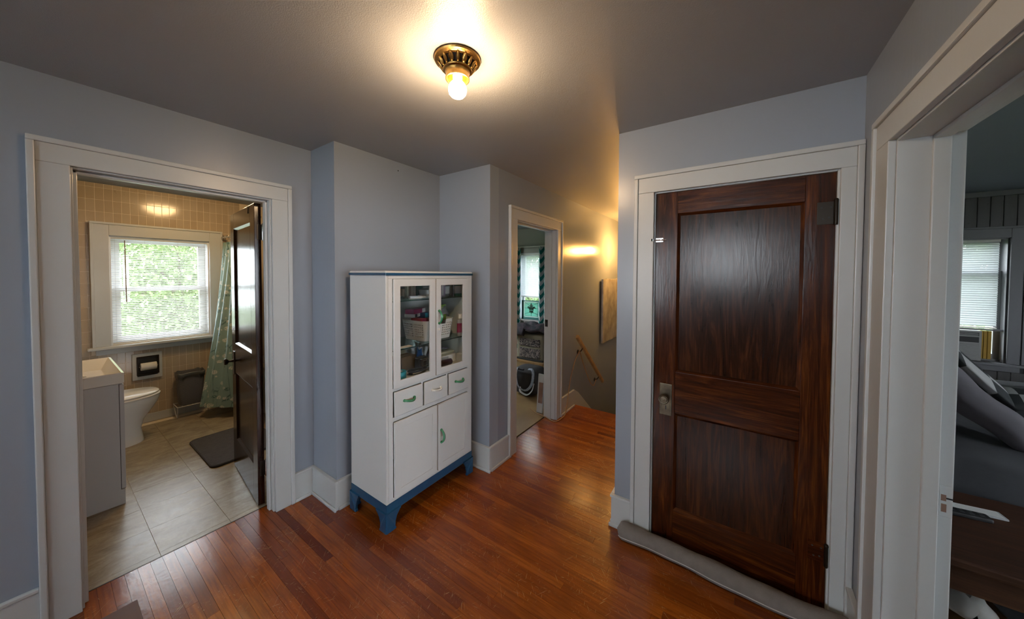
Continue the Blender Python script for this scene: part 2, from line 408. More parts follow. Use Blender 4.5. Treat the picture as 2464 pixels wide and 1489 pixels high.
# bathroom
bw0, bw1, bwz0, bwz1 = .405, 1.132, .838, 1.900
sm('wall_bath_left', [(BXL-.1, A1+TH, 0, BXL, BY+.15, H)], 'tile_plain')
sm('wall_bath_right', [(BXR, A1+TH, 0, BXR+.08, BY+.15, H)], 'tile_plain')
wbw = sm('wall_bath_window', [(BXL, BY+.008, 0, bw0, BY+.15, H), (bw1, BY+.008, 0, BXR, BY+.15, H), (bw0, BY+.008, 0, bw1, BY+.15, bwz0), (bw0, BY+.008, bwz1, bw1, BY+.15, H)], 'grout')
# small bedroom
c0, c1, cz0, cz1 = 2.87, 3.34, .735, 1.935
sm('wall_bedroom_window', [(R2X, A3+TH, 0, R2X+.15, c0, H), (R2X, c1, 0, R2X+.15, 4.4, H), (R2X, c0, 0, R2X+.15, c1, cz0), (R2X, c0, cz1, R2X+.15, c1, H)], 'room_wall')
sm('wall_bedroom_far', [(2.10, 4.3, 0, 3.0, 4.4, H), (4.2, 4.3, 0, R2X, 4.4, H), (3.0, 4.3, 0, 4.2, 4.4, .75), (3.0, 4.3, 1.95, 4.2, 4.4, H)], 'room_wall')
sm('wall_bedroom_side', [(X1+.11, A2, 0, 2.12, 4.3, H)], 'room_wall')
# large bedroom
e0, e1, ez0, ez1 = -2.165, -1.45, .70, 1.925
pw = sm('wall_panelled', [(R3X, -4.4, 0, R3X+.15, e0, H), (R3X, e1, 0, R3X+.15, C3-.12, H), (R3X, e0, 0, R3X+.15, e1, ez0), (R3X, e0, ez1, R3X+.15, e1, H)], 'black')
sm('wall_large_bedroom_far', [(XBACK, -4.4, 0, .35, -4.3, H), (2.25, -4.4, 0, R3X, -4.3, H), (.35, -4.4, 0, 2.25, -4.3, .62), (.35, -4.4, 2.12, 2.25, -4.3, H)], 'room_wall')
sm('wall_large_bedroom_back', [(XBACK-.13, -4.4, 0, XBACK, C3-.13, H)], 'room_wall')
sm('wall_large_bedroom_side', [(B2+TH, C3-.13, 0, R3X, C3, H)], 'room_wall')
# ---- ceilings
sm('ceiling', [(XBACK-.13, C3-.06, H, 2.05, A1+.06, H+.1), (2.05, C3-.06, H, 6.7, A3+.06, H+.1)], 'ceiling')
sm('ceiling_bath', [(BXL-.1, A1+.06, H, 2.05, BY+.15, H+.1)], 'room_ceiling')
sm('ceiling_bedroom', [(2.05, A3+.06, H, R2X+.15, 4.4, H+.1)], 'room_ceiling')
sm('ceiling_large_bedroom', [(XBACK-.13, -4.4, H, R3X+.15, C3-.06, H+.1)], 'room_ceiling')
# ---- floors
XS = 3.60
floor = sm('floor', [(XBACK-.1, C3-.06, -.2, 2.05, YT-.001, -.012), (2.05, YB-.06, -.2, XS-.03, A3+TH+.02, -.012), (2.05, C3, -.2, 2.2, YB, -.012)], 'floor_gap')
def plank(x0, y0, x1, y1):
    g = .0004; dzp = random.uniform(-.0003, .0003)
    MB().box(x0+g, y0+g, -.012, x1-g, y1-g, dzp).build('plank', 'floor', floor)
PWID = .0445; x = -.35+.0005; cnt = 0
while x < XS-.04:
    ya, yb = (C3, YT) if x+PWID < B2+.03 else (YB-.005, A3+TH)
    if x+PWID >= X1 and x+PWID < B2+.03: yb = A3+.02
    y = ya; first = True
    while y < yb-.01:
        L = random.uniform(.25, 1.1) if first else random.uniform(.65, 1.9); first = False
        y2 = y+L
        if y2 > yb-.22: y2 = yb
        plank(x, y, x+PWID, y2); y = y2; cnt += 1
    x += PWID
xx = -.35
while xx > XBACK: plank(max(xx-.19, XBACK), C3, xx, A1); xx -= .19; cnt += 1
bx('nosing', 'floor', XS-.075, YB, -.03, XS+.022, A3, .0004, floor, bevel=.006)
print('planks', cnt)
bath_floor = sm('floor_bath', [(BXL-.05, YT, -.2, BXR+.05, BY+.1, -.004)], 'grout')
for i in range(-1, 6):
    for j in range(0, 9):
        xa, xb = .061+.2995*i, .061+.2995*(i+1); ya, yb = 2.60+.288*(j-1), 2.60+.288*j
        xa, xb, ya, yb = max(xa, BXL), min(xb, BXR), max(ya, YT), min(yb, BY)
        if xb-xa < .02 or yb-ya < .01: continue
        g = .0011; MB().box(xa+g, ya+g*.5, -.004, xb-g, yb-g*.5, random.uniform(-.0002, .0003)).build('tile', 'vinyl', bath_floor)
sm('floor_bedroom', [(2.08, A3+TH+.02, -.2, R2X+.1, 4.38, -.002)], 'fir_floor')
sm('floor_large_bedroom', [(XBACK-.1, -4.38, -.2, R3X+.1, C3-.06, -.002)], 'fir_floor')
# threshold strip under the bathroom door
bx('trim_9', 'dark_metal', bo0, YT-.004, -.01, bo1, YT+.003, .0012, bevel=0, kind='structure')

# ---- wall tiles of the window wall in the bathroom
TWd, TH_ = .0546, .1135
ncol = 0
cols = [.329+TWd*i for i in range(-3, 20)]
rows = [2.347+TH_*k for k in range(-20, 1)]
tm = {}
for cx in cols:
    for rz0 in rows:
        xa, xb, za, zb = cx, cx+TWd, rz0, min(rz0+TH_, H)
        if zb < .09: continue
        za = max(za, .085)
        if xb > .288 and xa < 1.249 and zb > .80 and za < 2.024:
            if za >= 1.95: za = 2.024
            elif zb <= .82: zb = .80
            elif xa < .288: xb = .288
            elif xb > 1.249: xa = 1.249
            else: continue
        if xb-xa < .012 or zb-za < .012: continue
        if xb > .531 and xa < .744 and zb > .449 and za < .722:
            if xa >= .531 and xb <= .744 and za > .449 and zb < .722: continue
        key = (round(xb-xa, 4), round(zb-za, 4)); g = .0013
        if key not in tm:
            m = MB(); w, h_ = key
            e = .0008; m.v = [(g, .008, g), (w-g, .008, g), (w-g, .008, h_-g), (g, .008, h_-g), (g+e, .0062, g+e), (w-g-e, .0062, g+e), (w-g-e, .0062, h_-g-e), (g+e, .0062, h_-g-e)]
            m.f = [(i, (i+1) % 4, 4+(i+1) % 4, 4+i) for i in range(4)]+[(4, 5, 6, 7)]
            o = m.build('tile', 'tile', wbw, local=True); tm[key] = o
        else:
            o = tm[key].copy(); COL.objects.link(o)
        o.location = (xa, BY, za); ncol += 1
print('wall tiles', ncol)
bx('baseboard_bath', 'trim', BXL, BY-.004, 0, BXR, BY+.006, .083, bevel=.002, kind='structure')
for i in range(48):                                                    # vertical boards of the panelled wall
    ya = -4.28+.08*i; yb = ya+.078
    if yb > C3-.14: break
    for za, zb in (((0, ez0-.09), (ez1+.11, H)) if yb > e0-.10 and ya < e1+.10 else ((0, H),)):
        MB().box(R3X-.012, ya, za, R3X, yb, zb).build('panel_board', 'panelling', pw, bevel=.003, bseg=1)
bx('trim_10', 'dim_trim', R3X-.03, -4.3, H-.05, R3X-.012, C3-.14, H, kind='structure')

# ---- door and doorway trim
def doorway(name, mp, u0, u1, zt, D, W0=.11, W1=.11, stop=None, wtop=.103, face=.02, lmin=None):
    t = thing(name, None, None, (0, 0, 0), kind='structure')
    bb = .022; fb = face+.009
    l, r = u0-W0, u1+W1
    for s_, (a, b, oa, ob) in (('l', (l+bb, u0, l, l+bb)), ('r', (u1, r-bb, r-bb, r))):
        MB().mbox(mp, a, -face, 0, b, 0, zt).build('casing_board', 'trim', t, bevel=.003)
        MB().mbox(mp, oa, -fb, 0, ob, 0, zt+wtop-bb).build('back_band', 'trim', t, bevel=.004)
    MB().mbox(mp, l+bb, -face, zt, r-bb, 0, zt+wtop-bb).build('casing_board', 'trim', t, bevel=.003)
    MB().mbox(mp, l, -fb, zt+wtop-bb, r, 0, zt+wtop).build('back_band', 'trim', t, bevel=.004)
    rv = .007
    for a, b in ((u0-.0195, u0+rv), (u1-rv, u1+.0195)):
        MB().mbox(mp, a, .0, 0, b, D, zt+.0195).build('jamb', 'trim', t, bevel=.002)
    MB().mbox(mp, u0+rv, 0, zt-rv, u1-rv, D, zt+.0195).build('jamb', 'trim', t, bevel=.002)
    if stop:
        s0, s1 = stop; k = .013
        MB().mbox(mp, u0+rv, s0, 0, u0+rv+k, s1, zt-rv).build('door_stop', 'trim', t, bevel=.003)
        MB().mbox(mp, u1-rv-k, s0, 0, u1-rv, s1, zt-rv).build('door_stop', 'trim', t, bevel=.003)
        MB().mbox(mp, u0+rv, s0, zt-rv-k, u1-rv, s1, zt-rv).build('door_stop', 'trim', t, bevel=.003)
    return t
trim1 = doorway('trim_1', mY(A1), bo0, bo1, bz, TH, stop=(.035, .072))
trim2 = doorway('trim_2', mY(A3), ho0, ho1, hz, TH+.02, stop=(.045, .085), wtop=.108)
trim3 = doorway('trim_3', mX(B2), do0, do1, dz, TH, W0=.0705, W1=.107, wtop=.106)
trim4 = doorway('trim_4', mYp(C3), ro0, ro1, rz_, .145, W0=.14, W1=.14, stop=(.075, .113), wtop=.108)
bx('strike_plate', 'dark_metal', ho1-.0085, A3+.088, .985, ho1-.0065, A3+.125, 1.06, trim2, bevel=.001)
bx('strike_plate', 'black', ho1-.0095, A3+.098, 1.0, ho1-.0080, A3+.116, 1.03, trim2, bevel=0)
bx('strike_plate', 'trim', ro1-.0085, C3-.145, .77, ro1-.0062, C3-.118, .87, trim4, bevel=.001)
bx('strike_hole', 'board_brown', ro1-.0095, C3-.131, .822, ro1-.0080, C3-.120, .842, trim4, bevel=0)
bx('strike_hole', 'board_brown', ro1-.0095, C3-.132, .786, ro1-.0080, C3-.121, .812, trim4, bevel=0)
bx('strike_slot', 'black', ro1-.0095, C3-.145, .829, ro1-.0080, C3-.131, .834, trim4, bevel=0)
# bedroom-side casing of the large bedroom doorway
bx('casing_board', 'trim', ro1+.004, C3-.150, 0, ro1+.11, C3-.130, rz_+.1, trim4, bevel=.003)
bx('casing_board', 'trim', ro0-.11, C3-.150, 0, ro0-.004, C3-.130, rz_+.1, trim4, bevel=.003)
bx('casing_board', 'trim', ro0-.004, C3-.150, rz_-.004, ro1+.004, C3-.130, rz_+.1, trim4, bevel=.003)

# ---- baseboards: board, cap and shoe moulding
def baseboard(name, mp, u0, u1, m0=0, m1=0, h=.195):
    """m0/m1: how far cap and shoe run past the ends (outer corner > 0, inner corner < 0)"""
    t = thing(name, None, None, (0, 0, 0), kind='structure')
    def ex(k): return u0-(k if m0 > 0 else (-k if m0 < 0 else 0)), u1+(k if m1 > 0 else (-k if m1 < 0 else 0))
    a, b = ex(.016); MB().mbox(mp, a, -.016, .0, b, 0, h-.016).build('board', 'trim', t, bevel=.0015)
    a, b = ex(.022); MB().mbox(mp, a, -.022, h-.016, b, 0, h).build('cap', 'trim', t, bevel=.004)
    a, b = ex(.028); MB().mbox(mp, a, -.028, 0, b, -.016, .022).build('shoe', 'trim', t, bevel=.007)
    return t
baseboard('baseboard_left', mY(A1), XBACK, bo0-.11)
baseboard('baseboard_left_end', mY(A1), bo1+.11, X0, 0, -1)
baseboard('baseboard_niche_side', mX(X0), A2, A1-.0, 1, 0)
baseboard('baseboard_niche', mY(A2), X0, X1-.03)
baseboard('baseboard_step', mX(X1), A3, A2, 1, 0)
baseboard('baseboard_hall_start', mY(A3), X1, ho0-.11, 0, 0)
baseboard('baseboard_hall', mY(A3), ho1+.11, XS-.03)
baseboard('baseboard_door', mX(B2), do1+.107, YB, 0, 1)
baseboard('baseboard_stair_side', mYp(YB), B2, XS-.03)
baseboard('baseboard_right', mYp(C3), ro1+.14, B2)
baseboard('baseboard_back', lambda u, d, z: (XBACK-d, u, z), C3, A1)
# sloping skirts beside the stairs
for nm, yy, s_ in (('trim_11', A3, -1), ('trim_12', YB, 1)):
    MB().prism([(XS-.03, .195), (XS-.03, -.25), (6.55, -2.60), (6.55, -2.15), (XS+.09, .13)], lambda p, t_: (p[0], t_, p[1]), yy, yy+s_*.016).build(nm, 'trim', kind='structure')
# stairs going down
st = thing('floor_stairs', None, None, (0, 0, 0), kind='structure')
for i in range(1, 12):
    xa = XS+.02+.245*(i-1); z = -.195*i
    bx('tread', 'floor', xa, YB+.02, z-.03, xa+.275, A3-.02, z, st, bevel=.006)
    bx('riser', 'trim', xa-.002, YB+.02, z, xa+.016, A3-.02, z+.165, st, bevel=0)

# ---- windows
def window(name, mp, u0, u1, z0, z1, D=.15, cw=.115, mat='trim', sash='sash', mid=None, stool=.075, sr=.042):
    t = thing(name, None, None, (0, 0, 0), kind='structure')
    if cw:
        for a, b in ((u0-cw, u0), (u1, u1+cw)):
            MB().mbox(mp, a, -.022, z0-.005, b, 0, z1+cw*.9).build('casing_board', mat, t, bevel=.003)
            o = a if a < u0-.01 else b-.02
            MB().mbox(mp, o, -.032, z0-.005, o+.02, -.022, z1+cw*.9).build('back_band', mat, t, bevel=.003)
        MB().mbox(mp, u0, -.022, z1, u1, 0, z1+cw*.9).build('casing_board', mat, t, bevel=.003)
        MB().mbox(mp, u0-cw, -.032, z1+cw*.9, u1+cw, 0, z1+cw*.9+.02).build('back_band', mat, t, bevel=.003)
        MB().mbox(mp, u0-cw-.03, -stool, z0-.03, u1+cw+.03, .05, z0-.005).build('stool', mat, t, bevel=.005)
        MB().mbox(mp, u0-cw+.02, -.02, z0-.085, u1+cw-.02, 0, z0-.03).build('apron', mat, t, bevel=.003)
    for a, b in ((u0-.005, u0+.012), (u1-.012, u1+.005)):
        MB().mbox(mp, a, 0, z0-.005, b, D, z1+.005).build('frame_side', sash, t, bevel=.002)
    MB().mbox(mp, u0, 0, z1-.012, u1, D, z1+.005).build('frame_head', sash, t, bevel=.002)
    MB().mbox(mp, u0, .05, z0-.005, u1, D+.03, z0+.018).build('frame_sill', sash, t, bevel=.002)
    mid = mid or (z0+z1)/2
    def sash_(za, zb, d, top_r, bot_r):
        s_ = MB().mbox(mp, u0+.012, d, za, u0+.012+sr, d+.03, zb).mbox(mp, u1-.012-sr, d, za, u1-.012, d+.03, zb) \
            .mbox(mp, u0+.012+sr, d, za, u1-.012-sr, d+.03, za+bot_r).mbox(mp, u0+.012+sr, d, zb-top_r, u1-.012-sr, d+.03, zb).build('sash', sash, t)
        MB().mbox(mp, u0+.012+sr, d+.013, za+bot_r, u1-.012-sr, d+.017, zb-top_r).build('pane', 'glass', s_)
    sash_(z0+.018, mid+.02, .065, .04, .05); sash_(mid-.02, z1-.012, .098, .045, .04)
    return t
def blind(name, label, mp, u0, u1, z0, z1, pitch, tilt, d, mat='slat', wid=.025, wand=None, cords=(), rails='slat', gap=0):
    base = mp((u0+u1)/2, d, z0); t = thing(name, label, 'blind', base)
    MB().mbox(mp, u0, d-.012, z1-.026, u1, d+.012, z1).build('headrail', rails, t, bevel=.002)
    n = int((z1-.03-z0-.018)/pitch); first = None
    for i in range(n):
        z = z1-.034-pitch*(i+.5)
        if first is None:
            m = MB(); k = 4
            for q in range(k+1):
                w = (q/k-.5)*wid; dd = w*math.cos(tilt); zz = w*math.sin(tilt)+.0022*(1-(2*q/k-1)**2)
                for u in (u0+.003, u1-.003): m.v.append(mp(u, d+dd, z+zz))
            m.f = [(2*q, 2*q+1, 2*q+3, 2*q+2) for q in range(k)]
            first = m.build('slat', mat, t, smooth=True); z_first = z
        else:
            c = first.copy(); COL.objects.link(c); c.location = (0, 0, z-z_first)
    MB().mbox(mp, u0+.003, d-.011, z0, u1-.003, d+.011, z0+.014).build('bottom_rail', rails, t, bevel=.003)
    for f in (.12, .5, .88) if not cords else cords:
        u = u0+(u1-u0)*f
        MB().mbox(mp, u-.0008, d-.0135, z0+.01, u+.0008, d-.012, z1-.02).build('ladder_cord', 'curtain_lin', t)
    if wand: MB().tube([mp(wand[0], d-.022, wand[1]), mp(wand[0]+.003, d-.026, wand[2])], .0042, 6).build('tilt_wand', 'c_tan' if wand[3:] else 'clear_plastic', t)
    return t
window('window_1', mY(BY), bw0, bw1, bwz0, bwz1, sr=.062, mid=1.375)
blind('venetian_blind', 'white slatted blind with a tilt wand, half open in the bathroom window', mY(BY), bw0+.008, bw1-.008, bwz0+.004, bwz1-.004, .0178, .20, .022, wand=(.505, 1.86, 1.25, 1), cords=(.04, .32, .66, .96))
window('window_2', mX(R2X), c0, c1, cz0, cz1, cw=.085, mat='room_wall', mid=1.145, stool=.06)
blind('venetian_blind', 'white slatted blind hanging between the chevron curtains', mX(R2X), c0+.008, c1-.008, 1.135, cz1-.01, .0195, .75, .025, mat='slat_dim', cords=(.3, .8))
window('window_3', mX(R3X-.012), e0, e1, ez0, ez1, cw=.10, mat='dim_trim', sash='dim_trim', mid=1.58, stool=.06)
blind('venetian_blind', 'closed white slatted blind above the window air conditioner', mX(R3X), e0+.045, e1-.008, 1.025, ez1-.01, .0225, 1.12, .02, mat='slat_dim', cords=(.36, .8))
window('window_4', lambda u, d, z: (XBACK-d, u, z), wb0, wb1, wbz0, wbz1, D=.13)
window('fill_window_7', lambda u, d, z: (XBACK-d, u, z), wd0, wd1, wdz0, wdz1, D=.13)  # unseen window, added for more daylight fill from behind the camera

window('fill_window_5', mY(4.3), 3.0, 4.2, .75, 1.95, D=.1, mat='room_wall')  # unseen extra window, added to brighten the small bedroom
window('fill_window_6', mYp(-4.3), .35, 2.25, .62, 2.12, D=.1, mat='dim_trim')  # unseen window, added to send daylight through the doorway onto the cabinet
# ---- dark varnished two-panel door
DX = B2+.010
d1 = thing('door_1', None, None, (DX, (do0+do1)/2, 0), kind='structure')
ya, yb = do0+.008, do1-.008; pl, pr = -.246, .281; dth = .038
bx('stile', 'dwood_v', DX, ya, .012, DX+dth, pl, 2.000, d1, bevel=.002)
bx('stile', 'dwood_v', DX, pr, .012, DX+dth, yb, 2.000, d1, bevel=.002)
for z0, z1 in ((.012, .222), (.770, 1.004), (1.882, 2.000)):
    bx('rail', 'dwood_h', DX+.0004, pl, z0, DX+dth, pr, z1, d1, bevel=.002)
for z0, z1 in ((.222, .770), (1.004, 1.882)):
    bx('panel', 'dwood_panel', DX+.013, pl, z0, DX+.025, pr, z1, d1, bevel=0)
    for nm, pts_ in (('low', (z0, 1)), ('high', (z1, -1))):
        zz, s_ = pts_
        MB().prism([(.001, 0), (.013, s_*.013), (.013, 0)], lambda p, t_: (DX+p[0], t_, zz+p[1]), pl, pr).build('panel_bead', 'dwood_h', d1)
    for yy, s_ in ((pl, 1), (pr, -1)):
        MB().prism([(.001, 0), (.013, s_*.013), (.013, 0)], lambda p, t_: (DX+p[0], yy+p[1], t_), z0, z1).build('panel_bead', 'dwood_v', d1)
lp = bx('lock_plate', 'old_brass', DX-.004, .295, .752, DX, .358, .930, d1, bevel=.003, label='tarnished brass plate with a keyhole')
MB().box(DX-.0055, .304, .762, DX-.004, .349, .920).build('plate_field', 'old_brass', lp, bevel=.001)
bx('keyhole', 'black', DX-.0062, .322, .785, DX-.0055, .327, .808, lp, bevel=0)
MB().lathe([(.014, 0), (.014, -.006), (.0095, -.012), (.009, -.026), (.020, -.034), (.0265, -.044), (.0265, -.050), (.023, -.055), (.019, -.0545), (.017, -.057), (0, -.0585)], (DX-.004, .329, .856), 'x', 28).build('knob', 'old_brass', d1, smooth=True)
def hinge(z0, z1, m_):
    h = bx('hinge', m_, DX-.002, do0+.010, z0, DX, do0+.070, z1, d1, bevel=.001)
    MB().lathe([(.0, -.006), (.006, -.006), (.007, -.002), (.0075, 0), (.0075, z1-z0), (.0085, z1-z0+.002), (.0065, z1-z0+.009), (0, z1-z0+.012)], (DX-.0145, do0+.010, z0), 'z', 12).build('pin', 'dark_metal', h, smooth=True)
    for yy, zz in ((.05, .25), (.025, .75), (.055, .75), (.03, .3)):
        MB().lathe([(.004, -.0007), (.004, .0)], (DX-.002, do0+yy, z0+(z1-z0)*zz), 'x', 8).build('screw', 'black', h)
hinge(1.772, 1.872, 'dark_metal'); hinge(.235, .325, 'dwood_h')
b_ = bx('slide_bolt', 'chrome', DX-.003, .352, 1.728, DX, .392, 1.752, d1, bevel=.001, label='small chrome slide bolt')
MB().tube([(DX-.007, .398, 1.740), (DX-.007, .335, 1.740)], .004, 8).build('bolt', 'chrome', b_)
MB().tube([(DX-.008, .362, 1.740), (DX-.016, .362, 1.740)], .0028, 6).build('bolt_knob', 'chrome', b_)
bx('keeper', 'chrome', DX-.03, .399, 1.731, DX-.022, .412, 1.749, trim3, bevel=.002)

# ---- bathroom door, standing open into the bathroom
ang = math.radians(84.3); HP = Vector((.842, 2.575, 0))
d2 = thing('door_2', None, None, HP, ang, kind='structure')         # local +x runs from hinge to latch edge, local +y faces the room
dw = .735; dt = .036
def dbx(n, m_, *q, par=None, bevel=.002, **k): return MB().box(*q).build(n, m_, par or d2, bevel=bevel, local=True, **k)
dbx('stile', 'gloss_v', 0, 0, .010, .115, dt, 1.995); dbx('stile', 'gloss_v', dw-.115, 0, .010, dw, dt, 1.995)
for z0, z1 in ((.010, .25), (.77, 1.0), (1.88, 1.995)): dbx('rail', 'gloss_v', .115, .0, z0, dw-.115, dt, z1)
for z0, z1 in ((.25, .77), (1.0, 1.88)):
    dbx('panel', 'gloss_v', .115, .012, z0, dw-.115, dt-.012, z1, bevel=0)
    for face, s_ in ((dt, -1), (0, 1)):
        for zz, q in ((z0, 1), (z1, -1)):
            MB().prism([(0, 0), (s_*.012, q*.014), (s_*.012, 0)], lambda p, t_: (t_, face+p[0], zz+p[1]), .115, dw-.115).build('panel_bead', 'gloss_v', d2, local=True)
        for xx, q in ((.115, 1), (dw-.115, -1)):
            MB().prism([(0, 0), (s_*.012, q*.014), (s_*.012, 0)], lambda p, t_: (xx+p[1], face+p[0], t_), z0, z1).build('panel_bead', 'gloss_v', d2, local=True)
dbx('lock_plate', 'dark_metal', dw-.085, dt, .75, dw-.035, dt+.004, .93); dbx('lock_plate', 'dark_metal', dw-.085, -.004, .75, dw-.035, 0, .93)
for s_, f in ((1, dt+.004), (-1, -.004)):
    MB().lathe([(.013, 0), (.009, s_*.008), (.008, s_*.028), (.019, s_*.036), (.025, s_*.047), (.022, s_*.056), (0, s_*.060)], (dw-.06, f, .855), 'y', 20).build('knob', 'dark_metal', d2, smooth=True, local=True)
for z in (.20, 1.76):
    h = dbx('hinge', 'dark_metal', -.0015, -.004, z, 0, dt-.012, z+.10)
    MB().lathe([(0, -.008), (.005, -.006), (.0065, 0), (.0065, .1), (.005, .106), (0, .108)], (-.006, -.008, z), 'z', 10).build('pin', 'chrome', h, smooth=True, local=True)
# ---- ceiling lamp with a bare bulb
LX, LY = .958, .926
lamp = thing('ceiling_lamp', 'old brass ceiling lamp holder with a bare lit bulb', 'lamp', (LX, LY, H-.16))
MB().lathe([(.0, 0), (.088, 0), (.0905, -.004), (.088, -.010), (.080, -.013), (.074, -.016)], (LX, LY, H), 'z', 48).build('rim', 'gold', lamp, smooth=True)
MB().lathe([(.0, -.010), (.070, -.012), (.050, -.042), (.0, -.044)], (LX, LY, H), 'z', 40).build('core', 'black', lamp, smooth=True)
MB().lathe([(.075, -.012), (.0765, -.0155), (.072, -.019), (.070, -.016)], (LX, LY, H), 'z', 40).build('upper_ring', 'gold', lamp, smooth=True)
for i in range(16):                                                   # pierced leaf band
    a = 2*PI*i/16; m = MB(); wd = .0085 if i % 2 else .0055
    for j in range(5):
        f = j/4; r_ = .0745-.018*f; z = H-.015-.027*f; w_ = wd*(1-.55*abs(2*f-1))+.0015
        for q, rr_ in ((-1, 0), (0, .0035), (1, 0)):
            b = a+q*w_/r_; m.v.append((LX+(r_+rr_)*math.cos(b), LY+(r_+rr_)*math.sin(b), z))
    for j in range(4):
        for q in range(2): m.f.append((3*j+q, 3*j+q+1, 3*j+4+q, 3*j+3+q))
    m.build('leaf_ornament', 'gold', lamp, smooth=True, solid=.003)
MB().lathe([(.054, -.040), (.0575, -.043), (.056, -.047), (.049, -.050), (.046, -.056), (.0455, -.068), (.0475, -.074), (.047, -.079), (.043, -.080), (.041, -.068), (.040, -.045)], (LX, LY, H), 'z', 40).build('socket_cup', 'gold', lamp, smooth=True)
MB().lathe([(0, -.050), (.018, -.050), (.019, -.074), (.0165, -.078), (0, -.078)], (LX, LY, H), 'z', 20).build('socket', 'cream_plastic', lamp, smooth=True)
MB().lathe([(.0145, -.072), (.0155, -.082), (.022, -.089), (.031, -.100), (.0355, -.113), (.0358, -.122), (.0325, -.134), (.0245, -.1435), (.013, -.1485), (0, -.150)], (LX, LY, H), 'z', 32).build('bulb', 'bulb', lamp, smooth=True, label='bare lit warm light bulb')
# ---- stair lamp, out of sight behind the dark door wall, seen as reflections in the wall
SX, SY = 4.82, 1.20
sl = thing('hanging_lamp', 'brass hanging lamp with three bare bulbs over the stairs', 'lamp', (SX, SY, 1.78))
MB().lathe([(0, 0), (.055, 0), (.05, -.015), (.02, -.03), (0, -.03)], (SX, SY, H), 'z', 24).build('canopy', 'gold', sl, smooth=True)
MB().tube([(SX, SY, H-.02), (SX, SY, 1.86)], .006, 8).build('stem', 'gold', sl)
MB().lathe([(0, .03), (.02, .025), (.026, 0), (.02, -.02), (0, -.03)], (SX, SY, 1.85), 'z', 20).build('hub', 'gold', sl, smooth=True)
for i, a in enumerate((.15, 2.25, 4.35)):
    c, s_ = math.cos(a), math.sin(a); R_ = .13
    MB().tube([(SX+c*R_*f, SY+s_*R_*f, 1.85-.035*math.sin(PI*f)-.0*f) for f in (0, .25, .5, .75, 1)], .006, 8).build('arm', 'gold', sl, smooth=True)
    MB().lathe([(0, -.01), (.018, -.008), (.02, .01), (.016, .02), (0, .02)], (SX+c*R_, SY+s_*R_, 1.85), 'z', 16).build('socket', 'gold', sl, smooth=True)
    MB().lathe([(.012, .018), (.016, .03), (.028, .055), (.0305, .075), (.022, .096), (0, .105)], (SX+c*R_, SY+s_*R_, 1.85), 'z', 20).build('bulb', 'stair_bulb', sl, smooth=True)
# ---- bathroom ceiling lamp
bl = thing('flush_ceiling_lamp', 'round lit glass dome lamp on the bathroom ceiling', 'lamp', (.90, 4.05, H-.12))
MB().lathe([(0, 0), (.15, 0), (.155, -.012), (.148, -.025), (0, -.025)], (.90, 4.05, H), 'z', 32).build('base', 'gold', bl, smooth=True)
MB().lathe([(.142, -.024), (.138, -.045), (.115, -.075), (.075, -.1), (.03, -.112), (0, -.114)], (.90, 4.05, H), 'z', 32).build('glass_dome', 'dome_lit', bl, smooth=True)

# ================================================================== THE CABINET
KX0, KX1, KY0, KY1 = 1.155, 1.905, 1.690, 2.072
cab = thing('kitchen_cabinet', 'tall white enamel cabinet with glass doors and blue feet standing in the niche', 'cabinet', ((KX0+KX1)/2, (KY0+KY1)/2, 0))
t_ = .016
b = MB().box(KX0, KY0, .168, KX0+t_, KY1, 1.533).box(KX1-t_, KY0, .168, KX1, KY1, 1.533).box(KX0+t_, KY1-.012, .168, KX1-t_, KY1, 1.533).box(KX0+t_, KY0, .168, KX1-t_, KY1-.012, .184).box(KX0+t_, KY0+.02, .856, KX1-t_, KY1-.012, .872)
b.box(KX0+t_, KY0, 1.512, KX1-t_, KY1-.012, 1.533)
b.build('body', 'white_enamel', cab, bevel=.003)
fr = [(KX0+t_, 1.200, .184, 1.512), (1.852, KX1-t_, .184, 1.512)]
f = MB()
for xa, xb, za, zb in fr: f.box(xa, KY0, za, xb, KY0+.016, zb)
for za, zb in ((.835, .853), (.652, .678)): f.box(1.200, KY0, za, 1.852, KY0+.016, zb)
f.box(1.200, KY0, .184, 1.852, KY0+.016, .192)
f.box(1.414, KY0, .678, 1.428, KY0+.016, .835).box(1.636, KY0, .678, 1.650, KY0+.016, .835)
f.build('face_frame', 'white_enamel', cab)
bx('inner_back', 'white_inner', KX0+t_, KY1-.016, .872, KX1-t_, KY1-.012, 1.512, cab, bevel=0)
bx('top', 'white_enamel', KX0-.002, KY0-.004, 1.533, KX1+.002, KY1+.004, 1.560, cab, bevel=.009)
bx('top_stripe', 'blue_enamel', KX0-.006, KY0-.008, 1.533, KX1+.006, KY1+.006, 1.548, cab, bevel=.004)
bx('base_band', 'blue_enamel', KX0-.002, KY0-.002, .112, KX1+.002, KY1, .168, cab, bevel=.003)
def foot(cx, cy, sx, sy):
    """bracket foot: two flared wings from the corner"""
    top, bot = .122, 0.
    prof = [(0, top), (.100, top), (.098, .112), (.088, .098), (.074, .075), (.064, .045), (.060, .018), (.066, .012), (.066, .002), (0, .002)]
    m = MB()
    for ax in (0, 1):
        def fn(p, t):
            o = .006
            flare = .006 if p[1] > .1 else (.0 if p[1] > .02 else .004)
            a = p[0]-o; tt = t*.014-o-(flare if t == 0 else 0)
            return (cx+sx*a, cy+sy*tt, p[1]) if ax == 0 else (cx+sx*tt, cy+sy*a, p[1])
        m.prism(prof, fn, 0, 1)
    m.build('foot', 'blue_enamel', cab, bevel=.002)
for cx, sx in ((KX0, 1), (KX1, -1)):
    for cy, sy in ((KY0, 1), (KY1-.004, -1)): foot(cx, cy, sx, sy)
